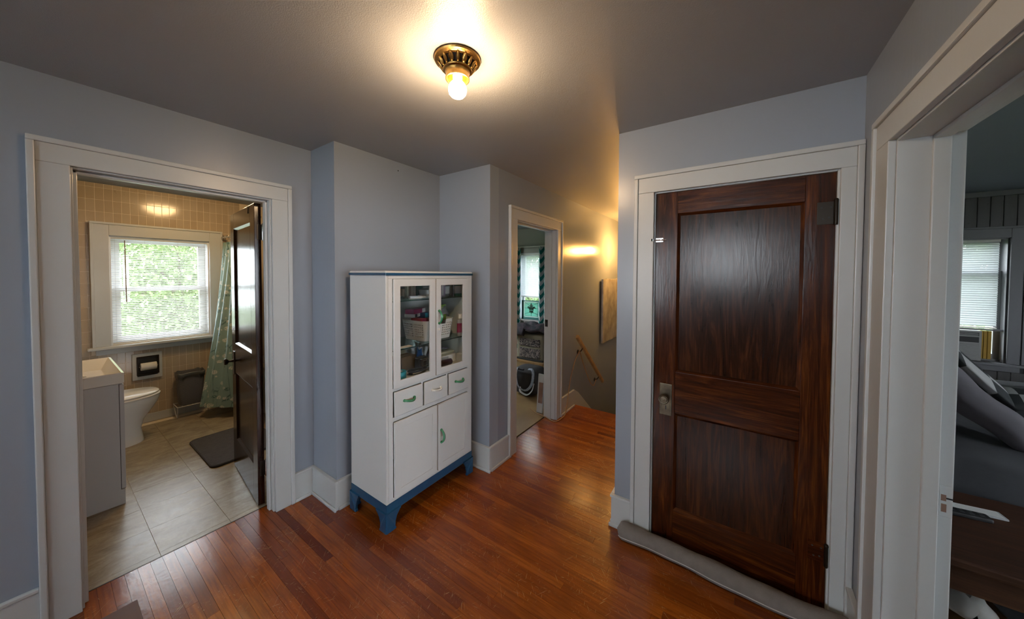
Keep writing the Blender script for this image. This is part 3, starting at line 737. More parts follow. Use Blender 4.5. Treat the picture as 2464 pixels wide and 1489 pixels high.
def frame_ring(m, xa, xb, za, zb, ia, ib, ja, jb, y0, y1):
    k = len(m.v); o_ = [(xa, za), (xb, za), (xb, zb), (xa, zb)]; i_ = [(ia, ja), (ib, ja), (ib, jb), (ia, jb)]
    m.v += [(x_, y0, z_) for x_, z_ in o_]+[(x_, y0, z_) for x_, z_ in i_]+[(x_, y1, z_) for x_, z_ in o_]+[(x_, y1, z_) for x_, z_ in i_]
    for q in range(4):
        p = (q+1) % 4
        m.f += [(k+q, k+p, k+4+p, k+4+q), (k+8+p, k+8+q, k+12+q, k+12+p), (k+p, k+q, k+8+q, k+8+p), (k+4+q, k+4+p, k+12+p, k+12+q)]
    return m
def ring(m, xa, xb, za, zb, w, y0, y1): return frame_ring(m, xa, xb, za, zb, xa+w, xb-w, za+w, zb-w, y0, y1)
def arc_handle(par, c, vertical=True, L=.085, mat='green_plastic'):
    pts_ = []
    for i in range(13):
        f = i/12; s_ = (f-.5)*L; out = .006+.026*math.sin(PI*f)**.7
        pts_.append((c[0], c[1]-out, c[2]+s_) if vertical else (c[0]+s_, c[1]-out, c[2]-.004*math.sin(PI*f)))
    h_ = MB().tube(pts_, [.0062+.002*math.sin(PI*i/12) for i in range(13)], 8).build('handle', mat, par, smooth=True, label='curved jade green handle' if mat == 'green_plastic' else 'curved white handle')
    sh = [(p[0], p[1]-.0072, p[2]) for p in pts_]
    MB().tube(sh[1:-1], .0018, 6).build('stripe', 'black_line', h_, smooth=True)
    for e in (0, 12): MB().lathe([(.0085, 0), (.0085, -.008), (0, -.009)], (pts_[e][0], c[1], pts_[e][2]), 'y', 10).build('handle_post', mat, h_)
FY = KY0-.014
def glass_door(xa, xb, ga, gb, open_=0.):
    m = MB(); za, zb = .853, 1.511; ka, kb = .897, 1.466
    frame_ring(m, xa, xb, za, zb, ga, gb, ka, kb, FY, KY0-.001)
    o = m.build('glass_door', 'white_enamel', cab, bevel=.003)
    MB().box(ga-.002, FY+.005, ka-.002, gb+.002, FY+.008, kb+.002).build('pane', 'cab_glass', o)
    return o
gl = glass_door(1.202, 1.527, 1.247, 1.479); gr = glass_door(1.534, 1.850, 1.577, 1.795)
arc_handle(gr, (1.556, FY, 1.250)); 
MB().lathe([(.0085, 0), (.0085, -.004), (.006, -.006), (0, -.006)], (1.555, FY, 1.165), 'y', 14).build('lock', 'cream_plastic', gr)
for xa, xb, hm in ((1.205, 1.411, 'green_plastic'), (1.431, 1.633, 'cream_plastic'), (1.653, 1.861, 'green_plastic')):
    dr_ = bx('drawer', 'white_enamel', xa, FY, .682, min(xb, 1.851), KY0-.001, .832, cab, bevel=.006, bseg=3)
    arc_handle(dr_, ((xa+min(xb, 1.851))/2, FY, .765), False, .075, hm)
for xa, xb in ((1.203, 1.537), (1.545, 1.850)):
    o = bx('lower_door', 'white_enamel', xa, FY, .193, xb, KY0-.001, .649, cab, bevel=.003)
    ring(MB(), xa, xb, .193, .649, .042, FY-.0035, FY+.001).build('door_border', 'white_enamel', o, bevel=.0015)
    if xa > 1.5: arc_handle(o, (1.572, FY-.003, .425))
for z in (1.073, 1.375):
    sh = bx('glass_shelf', 'shelf_glass', KX0+t_+.001, KY0+.032, z-.006, KX1-t_-.001, KY1-.017, z, cab, bevel=0)
    bx('shelf_front_edge', 'shelf_edge', KX0+t_+.001, KY0+.0305, z-.006, KX1-t_-.001, KY0+.032, z, sh, bevel=0)

# ---- things inside the cabinet
S0, S1, S2 = .872, 1.073, 1.375
def carton(name, mat, label, cat, x, y, z, w, d, h, rz=0., band=None, group=None):
    t = thing(name, label, cat, (x, y, z+.0005), rz, group)
    MB().box(-w/2, -d/2, 0, w/2, d/2, h).build('carton', mat, t, bevel=.0015, local=True)
    if band:
        bm_, f0, f1 = band
        MB().box(-w/2+w*f0, -d/2-.0006, h*.08, -w/2+w*f1, -d/2+.001, h*.92).build('printed_label', bm_, t, local=True)
    else: MB().box(-w/2+.001, -.0012, h, w/2-.001, .0012, h+.0004).build('lid_seam', 'c_lgrey', t, local=True)
    return t
def bottle(name, mat, label, x, y, z, r, h, neck=.4, cap='white_plastic', lab=None, sq=1.):
    t = thing(name, label, 'bottle', (x, y, z+.0005))
    hb = h*.78
    o = MB().lathe([(0, 0), (r*.95, 0), (r, .004), (r, hb*.85), (r*.85, hb*.95), (r*neck, hb), (r*neck, hb+.004), (0, hb+.004)], (0, 0, 0), 'z', 18).build('body', mat, t, smooth=True, local=True); o.scale = (1, sq, 1)
    MB().lathe([(0, hb+.002), (r*neck*1.15, hb+.002), (r*neck*1.15, h-.003), (r*neck, h), (0, h)], (0, 0, 0), 'z', 16).build('cap', cap, t, smooth=True, local=True)
    if lab:
        o = MB().lathe([(r*1.015, hb*.2), (r*1.015, hb*.75)], (0, 0, 0), 'z', 18); o.f = o.f[:18]
        o = o.build('label_wrap', lab, t, smooth=True, local=True); o.scale = (1, sq, 1)
    return t
def tubeitem(name, mat, label, p0, p1, r, cap='white_plastic'):
    t = thing(name, label, 'tube', p0); d = Vector(p1)-Vector(p0)
    MB().tube([(0, 0, 0), tuple(d*.06), tuple(d*.75)], [r, r, r*.95], 12).build('tube_body', mat, t, smooth=True, local=True)
    MB().tube([tuple(d*.75), tuple(d)], r*.62, 12).build('cap', cap, t, smooth=True, local=True); return t
# top shelf
bottle('bottle', 'clear_plastic', 'slim clear bottle with a dark cap on the top cabinet shelf', 1.395, 1.86, S2, .018, .115, .7, 'c_dgrey', 'c_tan')
carton('paper_box', 'c_cream', 'cream upright carton with brown print on the top cabinet shelf', 'box', 1.500, 1.93, S2, .055, .035, .120, .1, ('c_tan', .3, .7))
bottle('bottle', 'c_cream', 'cream bottle beside the upright carton on the top cabinet shelf', 1.558, 1.945, S2, .017, .118, .6, 'c_tan')
bottle('can', 'c_dgreen', 'dark green can behind the white bowl in the cabinet', 1.640, 1.985, S2, .028, .115, .8, 'c_dgrey')
t = thing('bowl', 'small white lidded bowl on the top cabinet shelf', 'bowl', (1.605, 1.885, S2+.0005))
MB().lathe([(0, 0), (.026, 0), (.034, .02), (.040, .052), (.038, .053), (.030, .02), (0, .006)], (0, 0, 0), 'z', 24).build('bowl_body', 'white_plastic', t, smooth=True, local=True)
MB().lathe([(.039, .052), (.030, .060), (.008, .064), (.006, .070), (0, .071)], (0, 0, 0), 'z', 24).build('lid', 'c_lgrey', t, smooth=True, local=True)
for i, (xa, ya_, xb, yb_, r_) in enumerate(((1.385, 1.770, 1.500, 1.752, .0115), (1.520, 1.845, 1.545, 1.765, .0105), (1.572, 1.825, 1.600, 1.752, .011), (1.430, 1.825, 1.490, 1.795, .010))):
    tubeitem('cream_tube', 'white_plastic', ('white squeeze tube lying foremost on the top cabinet shelf', 'white squeeze tube lying aslant before the bowl', 'white squeeze tube lying beside the door edge on the top shelf', 'white squeeze tube lying before the clear bottle')[i], (xa, ya_, S2+r_+.0005), (xb, yb_, S2+r_+.0005), r_)
carton('paper_box', 'c_violet', 'lilac grey carton behind the right glass door on the top shelf', 'box', 1.700, 1.81, S2, .045, .045, .130, .15, ('c_lgrey', .1, .5))
bottle('bottle', 'clear_plastic', 'wide clear bottle with a white label on the top shelf', 1.757, 1.810, S2, .025, .130, .6, 'white_plastic', 'c_lgrey', .7)
bottle('bottle', 'black', 'thin black bottle beside the green mouthwash', 1.776, 1.762, S2, .009, .120, .8, 'black')
bottle('bottle', 'c_dgreen', 'large green mouthwash bottle on the top cabinet shelf', 1.843, 1.782, S2, .041, .132, .5, 'c_dgreen', 'c_lgrey', .7)
# middle shelf: basket and what is piled in it
def basket():
    X_, Y_ = 1.648, 1.893; wx, wy, hh = .148, .138, .142
    t = thing('plastic_basket', 'white perforated plastic basket on the middle cabinet shelf', 'basket', (X_, Y_, S1+.0005))
    m = MB(); ns, nz = 104, 17
    def per(f, k):
        a = f*2*PI; e = .32; c, s_ = math.cos(a), math.sin(a)
        return (math.copysign(abs(c)**e, c)*wx*k, math.copysign(abs(s_)**e, s_)*wy*k)
    P_ = [per(i/2880, 1.) for i in range(2880)]; L_ = [0]
    for i in range(2880): L_.append(L_[-1]+math.dist(P_[i], P_[(i+1) % 2880]))
    idx = []; j = 0
    for i in range(ns):
        while L_[j] < L_[-1]*i/ns: j += 1
        idx.append((j % 2880)/2880)
    for z in range(nz+1):
        f = z/nz
        for i in range(ns):
            q = per(idx[i], .86+.14*f); m.v.append((q[0], q[1], hh*f))
    for z in range(nz):
        for i in range(ns):
            x_, y_ = per(idx[i], 1.); corner = abs(x_) > wx*.80 and abs(y_) > wy*.80
            if z in (3, 5, 7, 9, 11, 13) and i % 2 == 0 and not corner: continue
            if z >= 13 and y_ < -wy*.9 and abs(x_) < wx*.34: continue          # hand hole
            k2 = (i+1) % ns; m.f.append((z*ns+i, z*ns+k2, (z+1)*ns+k2, (z+1)*ns+i))
    m.f.append(tuple(range(ns))[::-1])
    m.build('basket_wall', 'white_plastic', t, local=True, solid=.002)
    rim = [(*per(idx[i % ns], 1.012), hh) for i in range(ns+1)]
    MB().tube(rim, .0042, 6, caps=False).build('rim', 'white_plastic', t, smooth=True, local=True)
basket()
carton('paper_box', 'c_pink', 'pink and white carton lying on top of the basket pile', 'box', 1.560, 1.925, S1+.186, .155, .07, .034, .35, ('white_plastic', .72, 1.))
carton('paper_box', 'white_paper', 'white booklet stack lying in the basket under the pink carton', 'papers', 1.545, 1.940, S1+.1585, .09, .08, .026, .5, ('c_navy', .0, .4))
carton('paper_box', 'c_navy', 'blue and silver packet leaning in the basket', 'box', 1.645, 1.945, S1+.110, .08, .08, .074, .3, ('c_teal', .1, .5))
carton('paper_box', 'c_red', 'flat red carton lying on the rim side of the basket pile', 'box', 1.540, 1.865, S1+.131, .050, .10, .024, .10, ('c_magenta', .2, .8))
carton('paper_box', 'c_red', 'flat red carton lying beside the hand hole of the basket', 'box', 1.605, 1.815, S1+.131, .06, .07, .024, .25, ('c_maroon', .1, .45))
t = carton('paper_box', 'c_green', 'lime green carton printed with white eights standing in the basket', 'box', 1.742, 1.872, S1+.120, .085, .055, .118, .02)
def text(par, s_, size, loc, rot, mat, name='lettering'):
    cu = bpy.data.curves.new(name, 'FONT'); cu.body = s_; cu.size = size; cu.align_x = 'CENTER'; cu.align_y = 'CENTER'; cu.extrude = .0003
    o = bpy.data.objects.new(name, cu); COL.objects.link(o); bpy.context.view_layer.update()
    me = bpy.data.meshes.new_from_object(o.evaluated_get(bpy.context.evaluated_depsgraph_get())); bpy.data.objects.remove(o)
    m_ = bpy.data.objects.new(name, me); COL.objects.link(m_); me.materials.clear(); me.materials.append(M[mat])
    m_.location = loc; m_.rotation_euler = rot; m_.parent = par; return m_
text(t, '8 8', .042, (-.012, -.0282, .085), (PI/2, 0, 0), 'c_cream')
m = MB().grid(lambda u, v: (1.655+.085*u+.01*math.sin(9*v), 1.825-.040*v+.01*math.sin(5*u), S1+.222-.060*v*v+.014*math.sin(7*u+3*v)), 10, 10)
m.build('plastic_bag', 'c_dgrey', None, 'crumpled dark grey bag stuffed into the basket beside the lime carton', 'bag', solid=.003, smooth=True)
bottle('bottle', 'c_lgrey', 'grey white bottle with a magenta label beside the basket', 1.842, 1.750, S1, .031, .165, .55, 'white_plastic', 'c_magenta', .6)
bx('note_card', 'white_paper', 1.285, 1.735, S1+.0003, 1.390, 1.782, S1+.0015, None, 0, label='loose white card lying on the front of the middle shelf', cat='card')
# cabinet floor
carton('paper_box', 'c_brown', 'small brown cardboard box on the cabinet floor', 'box', 1.462, 1.925, S0, .125, .09, .098, .1)
t = thing('tape_roll', 'bright turquoise roll of tape on the cabinet floor', 'tape', (1.312, 1.785, S0+.0005))
MB().lathe([(.026, 0), (.046, 0), (.047, .003), (.047, .042), (.046, .045), (.026, .045), (.026, 0)], (0, 0, 0), 'z', 32).build('roll', 'c_teal', t, smooth=True, local=True)
MB().lathe([(.0245, .001), (.026, .001), (.026, .044), (.0245, .044), (.0245, .001)], (0, 0, 0), 'z', 24).build('core', 'white_paper', t, smooth=True, local=True)
m = MB().grid(lambda u, v: (1.570+.060*u*(1-.3*v), 1.935+.04*math.sin(PI*u)*(1-v*.5)-.015, S0+.004+.118*v+.012*math.sin(8*u+5*v)*v), 10, 10)
m.build('plastic_bag', 'c_blue', None, 'crumpled bright blue plastic bag on the cabinet floor', 'bag', solid=.004, smooth=True)
t = thing('hair_clipper', 'black and silver boxy clipper set on the cabinet floor', 'clipper', (1.545, 1.842, S0+.0005), .1)
MB().box(-.042, -.03, 0, .042, .03, .085).build('case', 'c_dgrey', t, bevel=.012, local=True)
for k in (0, 1): ring(MB(), -.034+.010*k, .034-.010*k, .012+.010*k, .073-.010*k, .004, -.033, -.028).build('silver_ring', 'chrome', t, bevel=.001, local=True)
t = thing('belt', 'coiled black webbing belt on the cabinet floor', 'belt', (1.452, 1.772, S0+.0005))
MB().tube([((.048+.001*k)*math.cos(k*.45), .026*math.sin(k*.45), .016+.0005*k) for k in range(24)], .013, 8, flat=.35).build('webbing', 'black', t, smooth=True, local=True)
MB().box(-.064, -.012, .004, -.050, .014, .030).build('buckle', 'dark_metal', t, bevel=.002, local=True)
for i, (x_, y_) in enumerate(((1.668, 2.005), (1.722, 1.995))):
    bottle('bottle', 'white_plastic', ('white bottle with a dark tip behind the clipper', 'short white jar behind the clipper')[i], x_, y_, S0, .022+.002*i, (.14, .115)[i], (.3, .9)[i], ('c_dgrey', 'white_plastic')[i])
t = thing('curling_iron', 'black curling iron leaning on the cabinet back', 'curling iron', (1.668, 1.90, S0+.05))
MB().tube([(-.03, 0, .0), (.0, .01, .035), (.055, .035, .105)], [.007, .009, .008], 10).build('barrel', 'black', t, smooth=True, local=True)
MB().lathe([(0, 0), (.022, .002), (.024, .012), (.018, .022), (0, .024)], (.055, -.005, .055), 'y', 16).build('end_cap', 'white_plastic', t, smooth=True, local=True)
MB().tube([(1.53, 1.790, S0+.009), (1.58, 1.782, S0+.010), (1.63, 1.79, S0+.009)], .008, 8, flat=.6).build('leather_strap', 'c_tan', None, 'brown leather strap lying on the cabinet floor', 'strap', smooth=True)
carton('paper_box', 'white_paper', 'long white carton on the cabinet floor behind the right glass door', 'box', 1.760, 1.835, S0, .16, .08, .058, .03, ('c_lgrey', .05, .5))
carton('paper_box', 'c_cream', 'flat grey packet lying on the long white carton', 'box', 1.785, 1.875, S0+.060, .15, .08, .016, -.12)
m = MB().grid(lambda u, v: (1.72+.10*u, 1.86+.06*v, S0+.096+.008*math.sin(3*u+1)+.004*math.cos(5*v)), 8, 6)
m.build('cloth_pad', 'c_violet', None, 'thin mauve cloth pad lying on top of the white carton', 'cloth', solid=.006, smooth=True)
carton('paper_box', 'white_paper', 'small white carton in the cabinet corner', 'box', 1.862, 1.770, S0, .038, .05, .055, -.1)
t = thing('hair_brush', 'dark brown roller brush lying on the cabinet floor', 'brush', (1.655, 1.765, S0+.022))
MB().tube([(0, 0, 0), (.004, 0, 0), (.096, -.006, 0), (.100, -.006, 0)], [.015, .0205, .0205, .015], 16).build('roller', 'c_maroon', t, smooth=True, local=True)
MB().tube([(-.004, 0, 0), (-.045, .003, -.008)], .007, 8).build('grip', 'black', t, smooth=True, local=True)
# ---- draught stopper on the floor in front of the dark door
t = thing('draught_stopper', 'long warm grey fabric draught stopper lying along the dark door', 'draught stopper', (1.93, .05, 0))
N_ = 60; spine = []; rad = []
for i in range(N_+1):
    f = i/N_; y_ = .565-1.02*f
    r_ = .046*(1+.05*math.sin(13*f+1)+.04*math.sin(29*f))*min(1, (math.sin(PI*min(f, 1-f, .035)/.07))**.5+.02)
    spine.append((1.935-.006*f+.008*math.sin(7*f)-.012*f*f, y_, .040)); rad.append(max(r_, .004))
m = MB().tube(spine, rad, 20)
m.v = [(x_, y_, max(.0015, z_*.98)) for x_, y_, z_ in m.v]
m.build('stuffed_tube', 'grey_fabric', t, smooth=True)
MB().tube([(s_[0]-rad[i]*.97-.001, s_[1], .030) for i, s_ in enumerate(spine)][1:-1], .0022, 6).build('piping', 'piping', t, smooth=True)
# ---- loose board by the bathroom door
bx('wood_board', 'red_board', .02, 2.02, .0005, .243, 2.292, .012, None, .002, label='flat dark reddish wooden board lying on the floor before the bathroom', cat='board')

# ================================================================== BATHROOM THINGS
van = thing('sink_vanity', 'narrow grey vanity unit with a white rectangular basin by the bathroom door', 'vanity', (.12, 3.70, 0))
VX0, VX1, VY0, VY1 = BXL+.005, .318, 3.35, 4.03
MB().box(VX0, VY0, .0, VX1-.0205, VY1, .808).build('cabinet_body', 'vanity', van, bevel=.002)
bx('toe_strip', 'vanity', VX1-.024, VY0, .0, VX1-.002, VY1, .10, van, bevel=.001)
for ya_, yb_ in ((VY0+.002, (VY0+VY1)/2-.002), ((VY0+VY1)/2+.002, VY1-.002)):
    o = bx('door', 'vanity', VX1-.018, ya_, .104, VX1+.002, yb_, .800, van, bevel=.002)
    bx('gap_shade', 'black', VX1-.0205, ya_+.001, .104, VX1-.018, yb_-.001, .800, o, bevel=0)  # black strip standing in for the shade in the door gap
z0, z1 = .810, .880; xa, xb, ya_, yb_ = VX0, VX1+.004, VY0-.006, VY1+.006
m = MB(); w_ = .014
bas = [(xa, ya_, xb, yb_)]
O_ = [(xa, ya_), (xb, ya_), (xb, yb_), (xa, yb_)]; I_ = [(xa+.10, ya_+w_), (xb-w_, ya_+w_), (xb-w_, yb_-w_), (xa+.10, yb_-w_)]; D_ = [(xa+.14, ya_+.16), (xb-.06, ya_+.16), (xb-.06, yb_-.16), (xa+.14, yb_-.16)]
m.v = [(x_, y_, z0) for x_, y_ in O_]+[(x_, y_, z1) for x_, y_ in O_]+[(x_, y_, z1) for x_, y_ in I_]+[(x_, y_, z1-.058) for x_, y_ in D_]
m.f = [(0, 1, 2, 3)]+[(i, (i+1) % 4, 4+(i+1) % 4, 4+i) for i in range(4)]+[(4+i, 4+(i+1) % 4, 8+(i+1) % 4, 8+i) for i in range(4)]+[(8+i, 8+(i+1) % 4, 12+(i+1) % 4, 12+i) for i in range(4)]+[(12, 13, 14, 15)]
m.build('basin', 'porcelain', van, bevel=.004, label='white rectangular basin')
MB().lathe([(0, 0), (.017, 0), (.017, .002), (0, .003)], (.17, 3.69, z1-.0575), 'z', 16).build('drain', 'chrome', van)
MB().tube([(-.03, 3.69, z1), (-.03, 3.69, z1+.12), (-.02, 3.69, z1+.15), (.04, 3.69, z1+.15), (.06, 3.69, z1+.12)], .011, 10).build('tap', 'chrome', van, smooth=True)

toi = thing('toilet', 'white toilet with a closed seat between the vanity and the window wall', 'toilet', (.35, 4.53, 0))
def ring_pts(f, n=36):
    """bowl outline; f = (x back, x front, half width)"""
    xb_, xf_, hw = f; out = []
    cx = xb_+(xf_-xb_)*.42
    for i in range(n):
        a = 2*PI*i/n; c, s_ = math.cos(a), math.sin(a)
        out.append((cx+(xf_-cx if c > 0 else cx-xb_)*c*1.0, 4.53+hw*math.copysign(abs(s_)**.85, s_)))
    return out
m = MB(); lay = [(0., (.24, .545, .125)), (.02, (.24, .545, .125)), (.12, (.235, .53, .105)), (.20, (.22, .55, .115)), (.28, (.20, .60, .15)), (.35, (.17, .640, .178)), (.395, (.16, .652, .185)), (.405, (.16, .648, .182))]
for z, f in lay: m.v += [(x_, y_, z) for x_, y_ in ring_pts(f)]
n = 36
for k in range(len(lay)-1): m.f += [(k*n+i, k*n+(i+1) % n, (k+1)*n+(i+1) % n, (k+1)*n+i) for i in range(n)]
m.f += [tuple(range(n))[::-1], tuple((len(lay)-1)*n+i for i in range(n))]
m.build('bowl', 'porcelain', toi, smooth=True)
def slab(name, f, za, zb, rnd_=.006):
    m = MB(); L = [(za, 0.), (za+rnd_*.5, -rnd_*.4), (zb-rnd_, -rnd_*.4), (zb, rnd_)]
    for z, g in L: m.v += [(x_, y_, z) for x_, y_ in ring_pts((f[0]+g, f[1]-g, f[2]-g))]
    for k in range(len(L)-1): m.f += [(k*n+i, k*n+(i+1) % n, (k+1)*n+(i+1) % n, (k+1)*n+i) for i in range(n)]
    m.f += [tuple(range(n))[::-1], tuple((len(L)-1)*n+i for i in range(n))]
    return m.build(name, 'porcelain', toi, smooth=True)
slab('seat', (.165, .655, .188), .407, .427); slab('seat_lid', (.165, .645, .182), .431, .450, .009)
bx('tank', 'porcelain', BXL+.01, 4.33, .40, .135, 4.73, .76, toi, bevel=.018, bseg=3); bx('tank_lid', 'porcelain', BXL+.005, 4.32, .76, .145, 4.74, .795, toi, bevel=.012)
bx('base_back', 'porcelain', BXL+.06, 4.43, .0, .27, 4.63, .40, toi, bevel=.02)

tp = thing('toilet_roll_holder', 'dark recessed toilet roll holder on a white plate under the window', 'roll holder', (.637, 5.0, .45))
ring(MB(), .533, .742, .452, .719, .034, BY-.012, BY+.004).build('plate', 'trim', tp, bevel=.003)
ring(MB(), .562, .720, .497, .688, .014, BY-.018, BY+.012).build('frame', 'dark_metal', tp, bevel=.003)
bx('recess', 'black', .566, BY-.004, .487, .716, BY+.002, .686, tp, bevel=0)
for xq in (.580, .702): bx('arm', 'dark_metal', xq-.004, BY-.03, .575, xq+.004, BY-.004, .60, tp, bevel=.002)
t = thing('toilet_roll', 'white paper roll in the recessed holder', 'toilet roll', (.641, BY-.045, .553))
MB().lathe([(.015, -.055), (.036, -.055), (.037, -.053), (.037, .053), (.036, .055), (.015, .055), (.015, -.055)], (.641, BY-.045, .588), 'x', 28).build('paper', 'white_paper', t, smooth=True)
MB().tube([(.576, BY-.045, .588), (.706, BY-.045, .588)], .006, 8).build('spindle', 'chrome', t)

t = thing('wire_stand', 'low white wire stand under the grey waste bin', 'stand', (.935, 4.878, 0))
fx0, fx1, fy0, fy1, fz = .815, 1.055, 4.785, 4.970, .135
MB().tube([(fx0, fy0, fz), (fx1, fy0, fz), (fx1, fy1, fz), (fx0, fy1, fz), (fx0, fy0, fz)], .004, 8).build('top_frame', 'wire_white', t, smooth=True)
for k in range(1, 6): MB().tube([(fx0+(fx1-fx0)*k/6, fy0, fz), (fx0+(fx1-fx0)*k/6, fy1, fz)], .0022, 6).build('cross_wire', 'wire_white', t)
for xq in (fx0, fx1):
    MB().tube([(xq, fy0, fz), (xq+.012, fy0+.075, .003)], .004, 8).build('leg', 'wire_white', t)
    MB().tube([(xq, fy1, fz), (xq+.012, fy1-.06, .003)], .004, 8).build('leg', 'wire_white', t)
t = thing('waste_bin', 'grey woven waste bin with a liner standing on the wire stand', 'bin', (.932, 4.878, .1395))
m = MB(); L = [(0, .088, .068), (.012, .092, .072), (.10, .098, .078), (.31, .106, .086), (.335, .110, .090), (.34, .108, .088), (.10, .094, .074), (.02, .088, .068)]; n = 40
for z, hx, hy in L:
    for i in range(n):
        a = 2*PI*i/n; c, s_ = math.cos(a), math.sin(a); m.v.append((math.copysign(abs(c)**.4, c)*hx, math.copysign(abs(s_)**.4, s_)*hy, z))
for k in range(len(L)-1): m.f += [(k*n+i, k*n+(i+1) % n, (k+1)*n+(i+1) % n, (k+1)*n+i) for i in range(n)]
m.f += [tuple(range(n))[::-1], tuple((len(L)-1)*n+i for i in range(n))]
m.build('bin_body', 'wicker', t, smooth=True, local=True)
lin = [(math.copysign(abs(math.cos(a))**.4, math.cos(a))*.112, math.copysign(abs(math.sin(a))**.4, math.sin(a))*.092, .336+.006*math.sin(7*a)) for a in [2*PI*i/48 for i in range(49)]]
m = MB()
for i, p in enumerate(lin): m.v += [(p[0]*.99, p[1]*.99, p[2]+.006), (p[0]*1.015, p[1]*1.015, p[2]-.001), (p[0]*1.0, p[1]*1.0, p[2]-.045-.012*math.sin(5*i))]
for i in range(48): m.f += [(3*i, 3*i+3, 3*i+4, 3*i+1), (3*i+1, 3*i+4, 3*i+5, 3*i+2)]
m.build('liner', 'bag_clear', t, smooth=True, local=True, solid=.001)

tub = thing('bathtub', 'white bathtub behind the flowered shower curtain', 'bathtub', (1.70, 4.25, 0))
MB().box(1.40, 3.52, 0, 1.43, 4.99, .50).box(1.99, 3.52, 0, 2.015, 4.99, .52).box(1.43, 3.52, 0, 1.99, 3.55, .50).box(1.43, 4.95, 0, 1.99, 4.99, .50).box(1.43, 3.55, 0, 1.99, 4.95, .12).build('tub_shell', 'porcelain', tub, bevel=.01)
bx('rim', 'porcelain', 1.375, 3.50, .50, 1.45, 4.985, .53, tub, bevel=.01)
rod = thing('curtain_rod', 'chrome shower curtain rod high beside the bathroom window', 'rod', (1.25, 4.2, 1.94))
MB().tube([(1.25, 3.42, 1.955), (1.25, 4.995, 1.955)], .012, 12).build('tube', 'chrome', rod, smooth=True)
MB().lathe([(.03, 0), (.03, -.006), (.014, -.02), (.012, -.03)], (1.25, 4.998, 1.955), 'y', 20).build('flange', 'chrome', rod, smooth=True)
cur = thing('shower_curtain', 'teal shower curtain printed with white umbel flowers, flaring beside the waste bin', 'curtain', (1.20, 4.4, .09))
def cf(u, v):                                  # u from window end towards door, v from top down
    ztop, zbot = 1.895, .095+.03*math.sin(3.*u+1.)
    z = ztop+(zbot-ztop)*v; y_ = 4.955-.98*u-.10*v*(1-u)
    fold = .020*math.sin(2*PI*u*8.5+.6)*(1-.35*v)
    fl = (-.235*v**1.25)*math.exp(-((u-.22)/.24)**2)-.05*v*(1-u)
    return (1.248+fold+fl, y_-.0*v, z)
MB().grid(cf, 150, 40, uv=lambda u, v: (1.5*u, 1.8*(1-v))).build('cloth', 'shower', cur, smooth=True)
for i in range(9):
    y_ = 4.945-.98*i/8*.98
    MB().tube([(1.25+.020*math.cos(a), y_, 1.945+.028*math.sin(a)) for a in [2*PI*k/12 for k in range(13)]], .0022, 6, caps=False).build('ring', 'chrome', cur, smooth=True)
mt = thing('bath_mat', 'slate grey bath mat with rounded corners on the bathroom floor', 'mat', (1.02, 3.73, 0))
def rrect(x0, y0, x1, y1, r, n_=6):
    p = []
    for cx, cy, a0 in ((x1-r, y1-r, 0), (x0+r, y1-r, PI/2), (x0+r, y0+r, PI), (x1-r, y0+r, 1.5*PI)):
        p += [(cx+r*math.cos(a0+PI/2*k/n_), cy+r*math.sin(a0+PI/2*k/n_)) for k in range(n_+1)]
    return p
MB().prism(rrect(.757, 3.375, 1.255, 4.085, .055), lambda p, t_: (p[0], p[1], t_), .0006, .016).build('pad', 'mat_fabric', mt, bevel=.006)
q = rrect(.765, 3.383, 1.247, 4.077, .05); MB().tube([(p[0], p[1], .0155) for p in q+q[:1]], .004, 6, caps=False).build('edge_binding', 'mat_fabric', mt, smooth=True)
# things hung behind the open door
rb = thing('bathrobe', 'dark navy robe hanging behind the bathroom door', 'robe', (1.02, 2.79, .85))
MB().grid(lambda u, v: (.955+.16*u*(1-.3*(1-v)), 2.76+.035*math.sin(9*u)*(v)+.05*u, 1.60-.80*v-.10*math.sin(PI*u)*0+(.12*u if v < .1 else 0)), 20, 20).build('cloth', 'c_navy', rb, smooth=True, solid=.008)
MB().tube([(1.03, 2.70, 1.66), (1.03, 2.75, 1.655), (1.03, 2.775, 1.63)], .005, 8).build('hook', 'dark_metal', rb, smooth=True)
tw = thing('towel', 'small blue grey towel hanging high behind the bathroom door', 'towel', (1.02, 2.90, 1.65))
MB().grid(lambda u, v: (.985+.15*u, 2.86+.02*math.sin(6*u), 1.80-.17*v+.01*math.sin(8*u)), 16, 8).build('cloth', 'c_navy', tw, smooth=True, solid=.012)
MB().tube([(.955, 2.875, 1.815), (1.18, 2.875, 1.815)], .006, 8).build('bar', 'chrome', tw)
hk = thing('over_door_hook', 'thin metal hook clipped over the top of the bathroom door', 'hook', HP+Vector((0, 0, 1.995)), ang)
MB().tube([(.16, dt+.003, -.05), (.16, dt+.003, .003), (.16, -.003, .003), (.16, -.003, -.08), (.16, -.03, -.09), (.16, -.035, -.06)], .003, 6).build('strip', 'chrome', hk, local=True)

